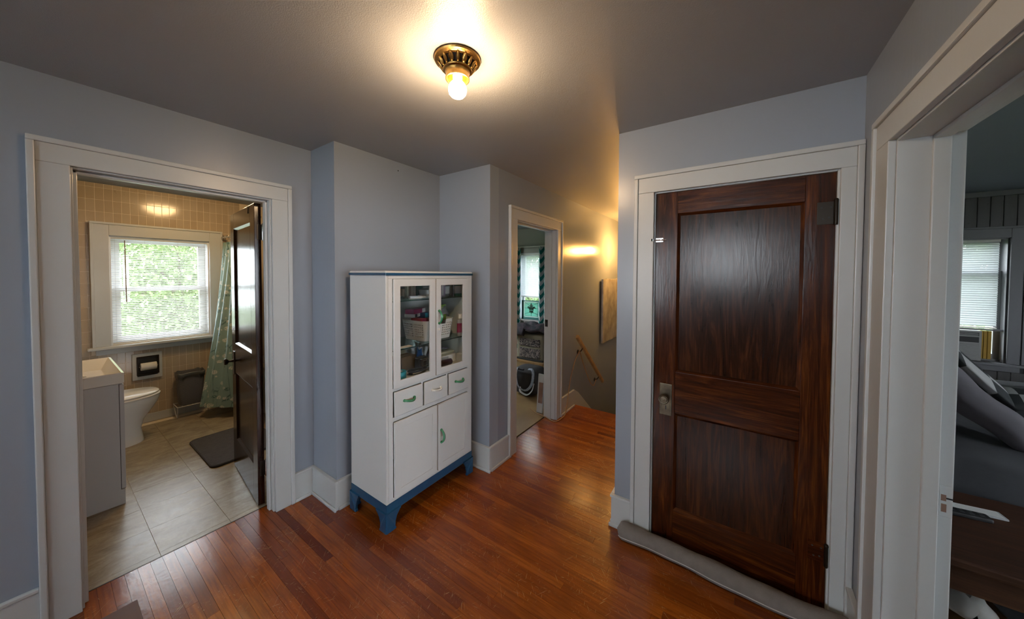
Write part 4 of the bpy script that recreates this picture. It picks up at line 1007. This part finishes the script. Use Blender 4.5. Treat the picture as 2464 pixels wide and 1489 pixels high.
# ================================================================== STAIR HALL THINGS
hr = thing('handrail', 'honey wood handrail sloping down the stair wall', 'handrail', (3.96, A3-.06, .10))
P0, P1 = Vector((3.53, A3-.062, .835)), Vector((4.42, A3-.062, .075)); dd = (P1-P0).normalized(); nn = Vector((-dd.z, 0, dd.x))
m = MB(); pr_ = [(-.022, -.016), (.022, -.016), (.022, .016), (-.022, .016)]
for P_ in (P0, P1): m.v += [tuple(P_+nn*a+Vector((0, 1, 0))*b) for a, b in pr_]
m.f = [(0, 1, 2, 3), (7, 6, 5, 4)]+[(i, (i+1) % 4, 4+(i+1) % 4, 4+i) for i in range(4)]
m.build('rail', 'rail_wood', hr, bevel=.007)
BR = []
for f in (.19, .83):
    c = P0+(P1-P0)*f; BR.append(c)
    MB().tube([(c.x, c.y+.002, c.z-.026), (c.x, c.y+.02, c.z-.06), (c.x, A3-.004, c.z-.075)], .007, 8).build('bracket', 'black_rubber', hr, smooth=True)
    MB().lathe([(.026, 0), (.026, -.004), (.012, -.009), (0, -.009)], (c.x, A3, c.z-.075), 'y', 16).build('wall_plate', 'black_rubber', hr, smooth=True)
b1, b2 = BR
cpts = [(3.20, 1.95, .006), (3.13, 1.80, .006), (3.105, 1.70, .007), (3.06, 1.60, .007), (3.06, 1.545, .009), (3.15, 1.530, .010), (3.245, 1.524, .03), (3.31, 1.535, .13), (3.44, 1.555, .36), (3.57, 1.56, .53), (b1.x-.05, 1.56, b1.z-.10), (b1.x, 1.555, b1.z-.065), (b1.x+.06, 1.562, b1.z-.14), (b1.x+.18, 1.564, b1.z-.31), (b1.x+.36, 1.564, b1.z-.53), (b2.x-.08, 1.562, b2.z-.13), (b2.x, 1.557, b2.z-.066)]
def smoothpath(p, k=6):
    p = [Vector(q) for q in p]; o = []
    for i in range(len(p)-1):
        a, b, c, d = p[max(i-1, 0)], p[i], p[i+1], p[min(i+2, len(p)-1)]
        for j in range(k):
            t = j/k; o.append(.5*((2*b)+(c-a)*t+(2*a-5*b+4*c-d)*t*t+(3*b-a-3*c+d)*t**3))
    return o+[p[-1]]
MB().tube(smoothpath(cpts), .0048, 8).build('power_cord', 'cord', None, 'thin orange brown cord running from the floor up over the handrail brackets', 'cord', smooth=True)
ar = thing('plank_picture', 'unframed weathered plank picture hung on the stair wall', 'picture', (4.93, A3-.02, .59))
for i in range(6):
    xa = 4.45+.155*i
    bx('plank', 'light_plank', xa, A3-.046, .592+.004*(i % 2), xa+.1535, A3-.018, 1.484+.006*(i % 3 == 1), ar, bevel=.003)
for z in (.72, 1.35): bx('batten', 'rail_wood', 4.50, A3-.018, z, 5.33, A3, z+.05, ar, bevel=0)

# ================================================================== SMALL BEDROOM THINGS
def drape(name, label, ya_, yb_, wav, n_):
    t = thing(name, label, 'curtain', (R2X-.09, (ya_+yb_)/2, .16))
    MB().grid(lambda u, v: (R2X-.085+.028*math.sin(u*2*PI*n_+wav), ya_+(yb_-ya_)*u, 2.04-1.86*v), 48, 6, uv=lambda u, v: (u*.42, 1.86*(1-v))).build('cloth', 'chevron', t, smooth=True)
drape('window_curtain', 'chevron curtain of teal and white beside the stained glass, reaching lower at the open side', 3.285, 3.46, .5, 1.5)
drape('window_curtain', 'chevron curtain of teal and white next to the door frame side of the window', 2.70, 2.905, 1.2, 2.)
cr = thing('curtain_rod', 'white curtain rod above the small bedroom window', 'rod', (R2X-.085, 3.1, 2.03))
MB().tube([(R2X-.085, 2.60, 2.045), (R2X-.085, 3.62, 2.045)], .011, 10).build('tube', 'curtain_lin', cr, smooth=True)
for y_ in (2.66, 3.56): bx('bracket', 'curtain_lin', R2X-.09, y_-.01, 2.03, R2X, y_+.01, 2.06, cr)
sg = thing('stained_glass_panel', 'teal framed stained glass panel with a pale lily emblem on the window sill', 'stained glass', (R2X-.03, 3.10, cz0-.005))
gx = R2X-.012; g0, g1, gz0, gz1 = 2.885, 3.285, cz0-.004, 1.075
M['teal_frame'] = plain('teal_frame_paint', (.006, .11, .10), .4); M['lead'] = plain('lead_came', (.02, .022, .024), .5, .5)
def tg(name, col, f=.55):
    t = NT(name); a = t.n('BsdfTransparent', Color=col).outputs[0]; b = t.n('BsdfTranslucent', Color=col).outputs[0]; c = t.n('BsdfGlossy', Color=(1, 1, 1), Roughness=.1).outputs[0]
    m1 = t.n('MixShader', i0=f, i1=a, i2=b).outputs[0]; return t.end(t.n('MixShader', i0=.06, i1=m1, i2=c).outputs[0])
M['sg_aqua'] = tg('aqua_stained_glass', (.20, .36, .31)); M['sg_pale'] = tg('pale_stained_glass', (.40, .50, .46)); M['sg_grey'] = tg('grey_green_stained_glass', (.16, .25, .22))
b = MB(); fw_ = .038
for q in ((g0, gz0, g0+fw_, gz1), (g1-fw_, gz0, g1, gz1), (g0+fw_, gz0, g1-fw_, gz0+fw_), (g0+fw_, gz1-fw_*.5, g1-fw_, gz1)): b.box(gx-.012, q[0], q[1], gx+.012, q[2], q[3])
b.build('frame', 'teal_frame', sg, bevel=.003)
i0, i1, j0, j1 = g0+fw_, g1-fw_, gz0+fw_, gz1-fw_*.5
bx('glass_field', 'sg_aqua', gx-.001, i0+.02, j0+.022, gx+.001, i1-.02, j1-.02, sg, bevel=0)
for q in ((i0, j0, i0+.02, j1), (i1-.02, j0, i1, j1), (i0+.02, j0, i1-.02, j0+.022), (i0+.02, j1-.02, i1-.02, j1)): bx('border_glass', 'sg_pale', gx-.001, q[0], q[1], gx+.001, q[2], q[3], sg, bevel=0)
cy_, cz_ = (i0+i1)/2, (j0+j1)/2
def petal(pts_, mat):
    MB().prism(pts_, lambda p, t_: (gx+t_, cy_+p[0], cz_+p[1]), -.004, -.0015).build('petal', mat, sg)
    MB().tube([(gx-.004, cy_+p[0], cz_+p[1]) for p in pts_+pts_[:1]], .0028, 6, caps=False).build('lead_line', 'lead', sg)
petal([(0, .115), (.028, .065), (.022, .025), (.012, .0), (-.012, .0), (-.022, .025), (-.028, .065)], 'sg_grey')
for s_ in (1, -1):
    petal([(s_*p[0], p[1]) for p in ((.016, .0), (.03, .035), (.052, .055), (.078, .045), (.088, .015), (.066, .022), (.05, .012), (.036, .0))], 'sg_grey')
    petal([(s_*p[0], p[1]) for p in ((.010, -.028), (.030, -.028), (.045, -.055), (.030, -.065), (.014, -.055))], 'sg_grey')
petal([(.046, .0), (.046, -.028), (-.046, -.028), (-.046, .0)], 'sg_pale'); petal([(.010, -.028), (.010, -.06), (0, -.082), (-.010, -.06), (-.010, -.028)], 'sg_grey')
for a, b in (((0, .115), (0, j1-cz_-.02)), ((0, -.082), (0, j0-cz_+.022)), ((.028, .07), (i1-cy_-.02, j1-cz_-.02)), ((-.028, .07), (i0-cy_+.02, j1-cz_-.02)), ((.088, .02), (i1-cy_-.02, .02)), ((-.088, .02), (i0-cy_+.02, .02)), ((.045, -.055), (i1-cy_-.02, -.09)), ((-.045, -.055), (i0-cy_+.02, -.09))):
    MB().tube([(gx-.004, cy_+a[0], cz_+a[1]), (gx-.004, cy_+b[0], cz_+b[1])], .0028, 6).build('lead_line', 'lead', sg)
for q in ((i0, j0, i1, j0), (i0, j1, i1, j1), (i0, j0, i0, j1), (i1, j0, i1, j1), (i0+.02, j0+.022, i1-.02, j0+.022), (i0+.02, j1-.02, i1-.02, j1-.02), (i0+.02, j0, i0+.02, j1), (i1-.02, j0, i1-.02, j1)):
    MB().tube([(gx-.003, q[0], q[1]), (gx-.003, q[2], q[3])], .0026, 6).build('lead_line', 'lead', sg)
def pillowy(u, v, c, sx, sy, sz, e=.5):
    """super-ellipsoid"""
    a = (u-.5)*2*PI; b = (v-.5)*PI; f = lambda w, e_: math.copysign(abs(w)**e_, w)
    return (c[0]+sx*f(math.cos(b), e)*f(math.cos(a), e), c[1]+sy*f(math.cos(b), e)*f(math.sin(a), e), c[2]+sz*f(math.sin(b), e))
bag = thing('duffel_bag', 'big charcoal bag with a pale blue patterned strap on the small bedroom floor', 'bag', (3.62, 2.24, 0))
MB().grid(lambda u, v: pillowy(u, v, (3.66, 2.235, .175), .19, .20, .172, .55), 32, 16).build('bag_body', 'bag_dark', bag, smooth=True)
MB().tube(smoothpath([(3.50, 2.27, .33), (3.455, 2.29, .36), (3.44, 2.30, .25), (3.435, 2.26, .13), (3.44, 2.16, .10), (3.445, 2.08, .18), (3.455, 2.06, .30), (3.48, 2.09, .36), (3.51, 2.16, .35)]), .016, 8, flat=.35).build('shoulder_strap', 'strap', bag, smooth=True, label='pale blue patterned shoulder strap')
MB().tube(smoothpath([(3.47, 2.26, .12), (3.435, 2.23, .075), (3.435, 2.14, .05), (3.44, 2.07, .11), (3.46, 2.05, .2)]), .012, 8, flat=.4).build('carry_strap', 'curtain_lin', bag, smooth=True)
MB().tube([(3.52, 2.40, .31), (3.47, 2.36, .345), (3.46, 2.20, .35)], .012, 8).build('grab_handle', 'black', bag, smooth=True)
tt = thing('low_table', 'small wooden table behind the charcoal bag', 'table', (4.22, 2.5, 0))
bx('top', 'rail_wood', 3.98, 2.22, .27, 4.5, 2.80, .30, tt, bevel=.004)
for xq in (4.01, 4.46):
    for yq in (2.25, 2.76): bx('leg', 'rail_wood', xq-.02, yq-.02, 0, xq+.02, yq+.02, .27, tt, bevel=.003)
su = thing('storage_bag', 'khaki storage bag with black and white swirl pockets on the low table', 'bag', (4.22, 2.46, .301))
bx('bag_body', 'khaki', 4.05, 2.26, .301, 4.40, 2.70, .68, su, bevel=.03, bseg=3)
for z0_, z1_ in ((.335, .475), (.505, .615)): bx('pocket', 'zebra', 4.035, 2.30, z0_, 4.06, 2.645, z1_, su, bevel=.012, bseg=3, label='black and white swirl pocket')
bx('base_strip', 'black', 4.03, 2.25, .302, 4.06, 2.72, .325, su, bevel=.004)
m = MB().grid(lambda u, v: (4.0+.42*u, 2.20+.58*v, .770+.035*math.sin(5*u+2*v)+.02*math.sin(11*v)-(.16*max(0, .12-u)/.12 if v > .6 else .05*max(0, .12-u)/.12)), 24, 24)
m.build('folded_quilt', 'quilt', None, 'dark flowered cloth heaped on the khaki storage bag', 'cloth', smooth=True, solid=.05)
lb = thing('shelf_board', 'narrow white edged board leaning beside the small bedroom doorway', 'board', (3.19, 1.80, 0))
def lean(n_, m_, x0, x1, y0, y1, z0, z1, k=.05):
    b = MB().box(x0, y0, z0, x1, y1, z1); b.v = [(x_+k*z_, y_-.03*z_, z_) for x_, y_, z_ in b.v]; b.build(n_, m_, lb, bevel=.002)
lean('board', 'trim', 3.165, 3.185, 1.772, 1.842, .001, .43); lean('wood_face', 'board_brown', 3.161, 3.165, 1.772, 1.826, .11, .34)

# ================================================================== LARGE BEDROOM THINGS
bn = thing('wooden_bench', 'brown wooden bench at the foot of the bed in the large bedroom', 'bench', (2.32, -1.45, 0))
bx('top', 'bench_wood', 2.00, -2.15, .415, 2.645, -.615, .45, bn, bevel=.008)
bx('apron', 'bench_wood', 2.03, -2.12, .31, 2.055, -.645, .415, bn, bevel=.003); bx('apron', 'bench_wood', 2.59, -2.12, .31, 2.615, -.645, .415, bn, bevel=.003)
for xq in (2.055, 2.59):
    for yq in (-.675, -2.09): bx('leg', 'bench_wood', xq-.025, yq-.025, 0, xq+.025, yq+.025, .415, bn, bevel=.004)
rm = thing('tablet', 'slim white tablet lying on the brown bench', 'tablet', (2.455, -.90, .451), .12)
MB().box(-.03, -.11, 0, .03, .11, .009).build('case', 'c_lgrey', rm, bevel=.004, local=True); MB().box(-.026, -.10, .0088, .026, .10, .0094).build('screen', 'white_plastic', rm, local=True)
rm = thing('remote_control', 'black remote control lying beside the white tablet', 'remote', (2.385, -.845, .451), .12)
MB().box(-.024, -.10, 0, .024, .10, .02).build('shell', 'black', rm, bevel=.007, local=True)
for i in range(5):
    for j in range(2): MB().box(-.014+.017*j, -.08+.03*i, .0195, -.003+.017*j, -.065+.03*i, .0215).build('button', 'c_dgrey', rm, local=True)
be = thing('bed', 'bed with charcoal sheets behind the brown bench', 'bed', (3.7, -1.8, 0))
bx('bed_base', 'bench_wood', 2.72, -2.75, 0, 4.75, -.80, .28, be, bevel=.01)
def mat_(u, v):
    x_, y_, z_ = pillowy(u, v, (3.72, -1.78, .47), 1.05, 1.03, .20, .22); k = .010*math.sin(14*y_+5*z_)+.007*math.sin(23*y_-9*z_+4*x_)
    return (x_+k, y_+k*.5, z_+k*.6)
MB().grid(mat_, 64, 40).build('mattress', 'sheet', be, smooth=True)
pw_ = thing('pillow', 'mauve grey pillow slumped on the charcoal bed', 'pillow', (2.90, -1.0, .68))
def heap(y_): return max(.745, 1.06+1.30*(y_+.94)) if y_ < -.70 else 1.37
def pil(u, v):
    p = Vector(pillowy(u, v, (0, 0, 0), .15, .36, .075, .70)); p.z += .010*math.sin(20*p.y+8*p.x)+.006*math.sin(35*p.x)
    p = Matrix.Rotation(.80, 3, 'X') @ p
    return (2.88+p.x, -1.00+p.y, .925+p.z)
MB().grid(pil, 48, 28).build('pillow_body', 'pillow', pw_, smooth=True)
qc = thing('checked_cover', 'rumpled black and white checked bedcover heaped on the pillow', 'bedcover', (3.2, -1.1, .75))
def cov(u, v):
    y_ = -.62-.90*u; zr = heap(y_)+.185+.012*math.sin(9*u)
    x_ = 2.87+.58*v+.015*math.sin(7*u); dz_ = -.075*(1-v/.22)**2 if v < .22 else -.16*(v-.22)
    return (x_, y_, max(.735, zr+dz_+.008*math.sin(11*u+7*v)))
MB().grid(cov, 48, 30, uv=lambda u, v: (u*9., v*6.5+.3)).build('cloth', 'check', qc, smooth=True, solid=.03)
du = MB().grid(lambda u, v: (3.52+.50*u, -2.70+1.75*v, .735+.028*math.sin(3.2*v+1)+.012*math.sin(4*u+v)), 24, 24).build('duvet', 'sheet', None, 'grey blue duvet lying behind the checked cover', 'duvet', smooth=True, solid=.05)
ac = thing('air_conditioner', 'window air conditioner with amber pleated side panel under the closed blind', 'air conditioner', (R3X, -1.72, ez0))
ax0, ax1 = R3X-.06, R3X+.12
bx('housing', 'ac_white', ax0, -2.005, ez0+.004, ax1, -1.47, 1.005, ac, bevel=.008)
bx('vent_slot', 'black', ax0-.003, -1.985, .885, ax0+.003, -1.49, .94, ac, bevel=0); bx('vent_slot', 'black', ax0-.003, -1.985, .95, ax0+.003, -1.49, .985, ac, bevel=0)
for k in range(11): bx('louvre', 'ac_white', ax0-.008, -1.985, ez0+.025+.0145*k, ax0, -1.49, ez0+.034+.0145*k, ac, bevel=.002)
for k in range(3): bx('louvre', 'ac_white', ax0-.007, -1.98, .954+.01*k, ax0-.003, -1.50, .958+.01*k, ac, bevel=0)
for k in range(6): bx('pleat', 'yellow_foam', R3X+.0+.006*(k % 2), -2.012-.0125*(k+1), ez0+.02, R3X+.03, -2.012-.0125*k, 1.0, ac, bevel=.002)
bx('top_rail', 'dim_trim', R3X-.0, -2.155, 1.005, R3X+.03, -1.46, 1.02, ac)
for i, (x_, y_, s_) in enumerate(((2.40, -.88, .085), (2.45, -1.09, .095), (2.22, -1.12, .085))):
    m = MB().grid(lambda u, v: tuple(a+b for a, b in zip(pillowy(u, v, (x_, y_, s_*.62), s_*1.1, s_, s_*.6, .9), (.015*math.sin(9*u+4*v), .015*math.sin(11*v+3*u), .0))), 20, 12)
    m.build('crumpled_cloth', ('white_paper', 'sheet', 'c_lgrey')[i], None, ('crumpled white paper nearest the bench leg', 'crumpled dark grey cloth under the bench', 'crumpled pale grey cloth under the bench')[i], 'cloth', smooth=True)

# ================================================================== OUTDOORS
sm('ground', [(-40, -40, -3.4, 60, 60, -3.2)], 'grass')
def tree(name, label, c, rx, rz, nleaf, size, mat, seed, group):
    R_ = random.Random(seed); t = thing(name, label, 'tree', (c[0], c[1], -3.2), 0, group)
    MB().tube([(c[0], c[1], -3.2), (c[0]+.1, c[1], c[2]-rz*.6), (c[0]-.05, c[1]+.05, c[2]+rz*.3)], [.17, .13, .05], 10).build('trunk', 'bark', t, smooth=True)
    for k in range(9):
        a = R_.uniform(0, 2*PI); e = R_.uniform(-.1, .9); L_ = rx*R_.uniform(.6, .95)
        s0 = Vector((c[0], c[1], c[2]+rz*R_.uniform(-.7, .1))); d_ = Vector((math.cos(a), math.sin(a), e)).normalized()
        MB().tube([tuple(s0), tuple(s0+d_*L_*.5+Vector((0, 0, .1))), tuple(s0+d_*L_)], [.05, .032, .012], 6).build('branch', 'bark', t, smooth=True)
    m = MB()
    for i in range(nleaf):
        while True:
            p = Vector((R_.uniform(-1, 1), R_.uniform(-1, 1), R_.uniform(-1, 1)))
            if .25 < p.length < 1: break
        p = Vector((c[0]+p.x*rx, c[1]+p.y*rx, c[2]+p.z*rz))
        if math.sin(p.x*2.7+seed)+math.sin(p.z*3.9+p.y*1.3)+math.sin(p.y*3.1-p.x) < -1.15: continue
        a = R_.uniform(0, 2*PI); n_ = Vector((math.cos(a)*.75, math.sin(a)*.75, R_.uniform(.1, 1))).normalized(); x_ = n_.cross(Vector((R_.uniform(-1, 1), R_.uniform(-1, 1), .2))).normalized(); y_ = n_.cross(x_); s_ = size*R_.uniform(.6, 1.3); k = len(m.v)
        m.v += [tuple(p-x_*s_), tuple(p+y_*s_*.42), tuple(p+x_*s_), tuple(p-y_*s_*.42)]; m.f.append((k, k+1, k+2, k+3))
    m.build('foliage', mat, t, kind='stuff')
tree('leafy_tree', 'bright green tree filling the bathroom window', (2.3, 13.0, 1.1), 2.5, 2.9, 52000, .062, 'leaf', 3, 'trees outside the windows')
tree('leafy_tree', 'deeper green tree standing low behind the bathroom window blind', (4.6, 18.2, .2), 2.6, 3.4, 20000, .10, 'leaf2', 4, 'trees outside the windows')
tree('leafy_tree', 'tree seen through the blind of the small bedroom', (9.2, 5.4, 1.4), 2.3, 2.8, 9000, .11, 'leaf', 5, 'trees outside the windows')
tree('leafy_tree', 'tree outside the large bedroom window', (10.0, -3.4, 1.0), 2.5, 3.0, 8000, .12, 'leaf', 6, 'trees outside the windows')
pr = thing('porch_roof', 'white porch roof edge sloping away below the bathroom window', 'roof', (.1, 6.0, -.6))
MB().prism([(5.20, .72), (7.0, -.15), (7.0, -.35), (5.20, .45)], lambda p, t_: (t_, p[0], p[1]), -1.4, .66).build('roof_slab', 'roofing', pr)
bx('gutter', 'white_plastic', .66, 5.2, .42, .72, 7.0, .50, pr, bevel=.01)

# ---- a nail left in the niche wall
MB().lathe([(.0, -.006), (.004, -.006), (.0042, -.003), (.002, 0), (0, 0)], (1.569, A2, 2.321), 'y', 10).build('nail', 'black', None, 'single dark nail in the wall above the cabinet', 'nail')
# ---- repeats share a group
GROUPS = {'paper_box': 'cartons in the glass cabinet', 'bottle': 'bottles in the glass cabinet', 'cream_tube': 'squeeze tubes on the top cabinet shelf', 'venetian_blind': 'white window blinds',
          'window_curtain': 'chevron curtains of the small bedroom', 'crumpled_cloth': 'crumpled things under the bench', 'plastic_bag': 'crumpled bags in the cabinet', 'curtain_rod': 'curtain rods'}
for o in S.objects:
    g = GROUPS.get(o.name.split('.')[0])
    if g and o.parent is None: o['group'] = g
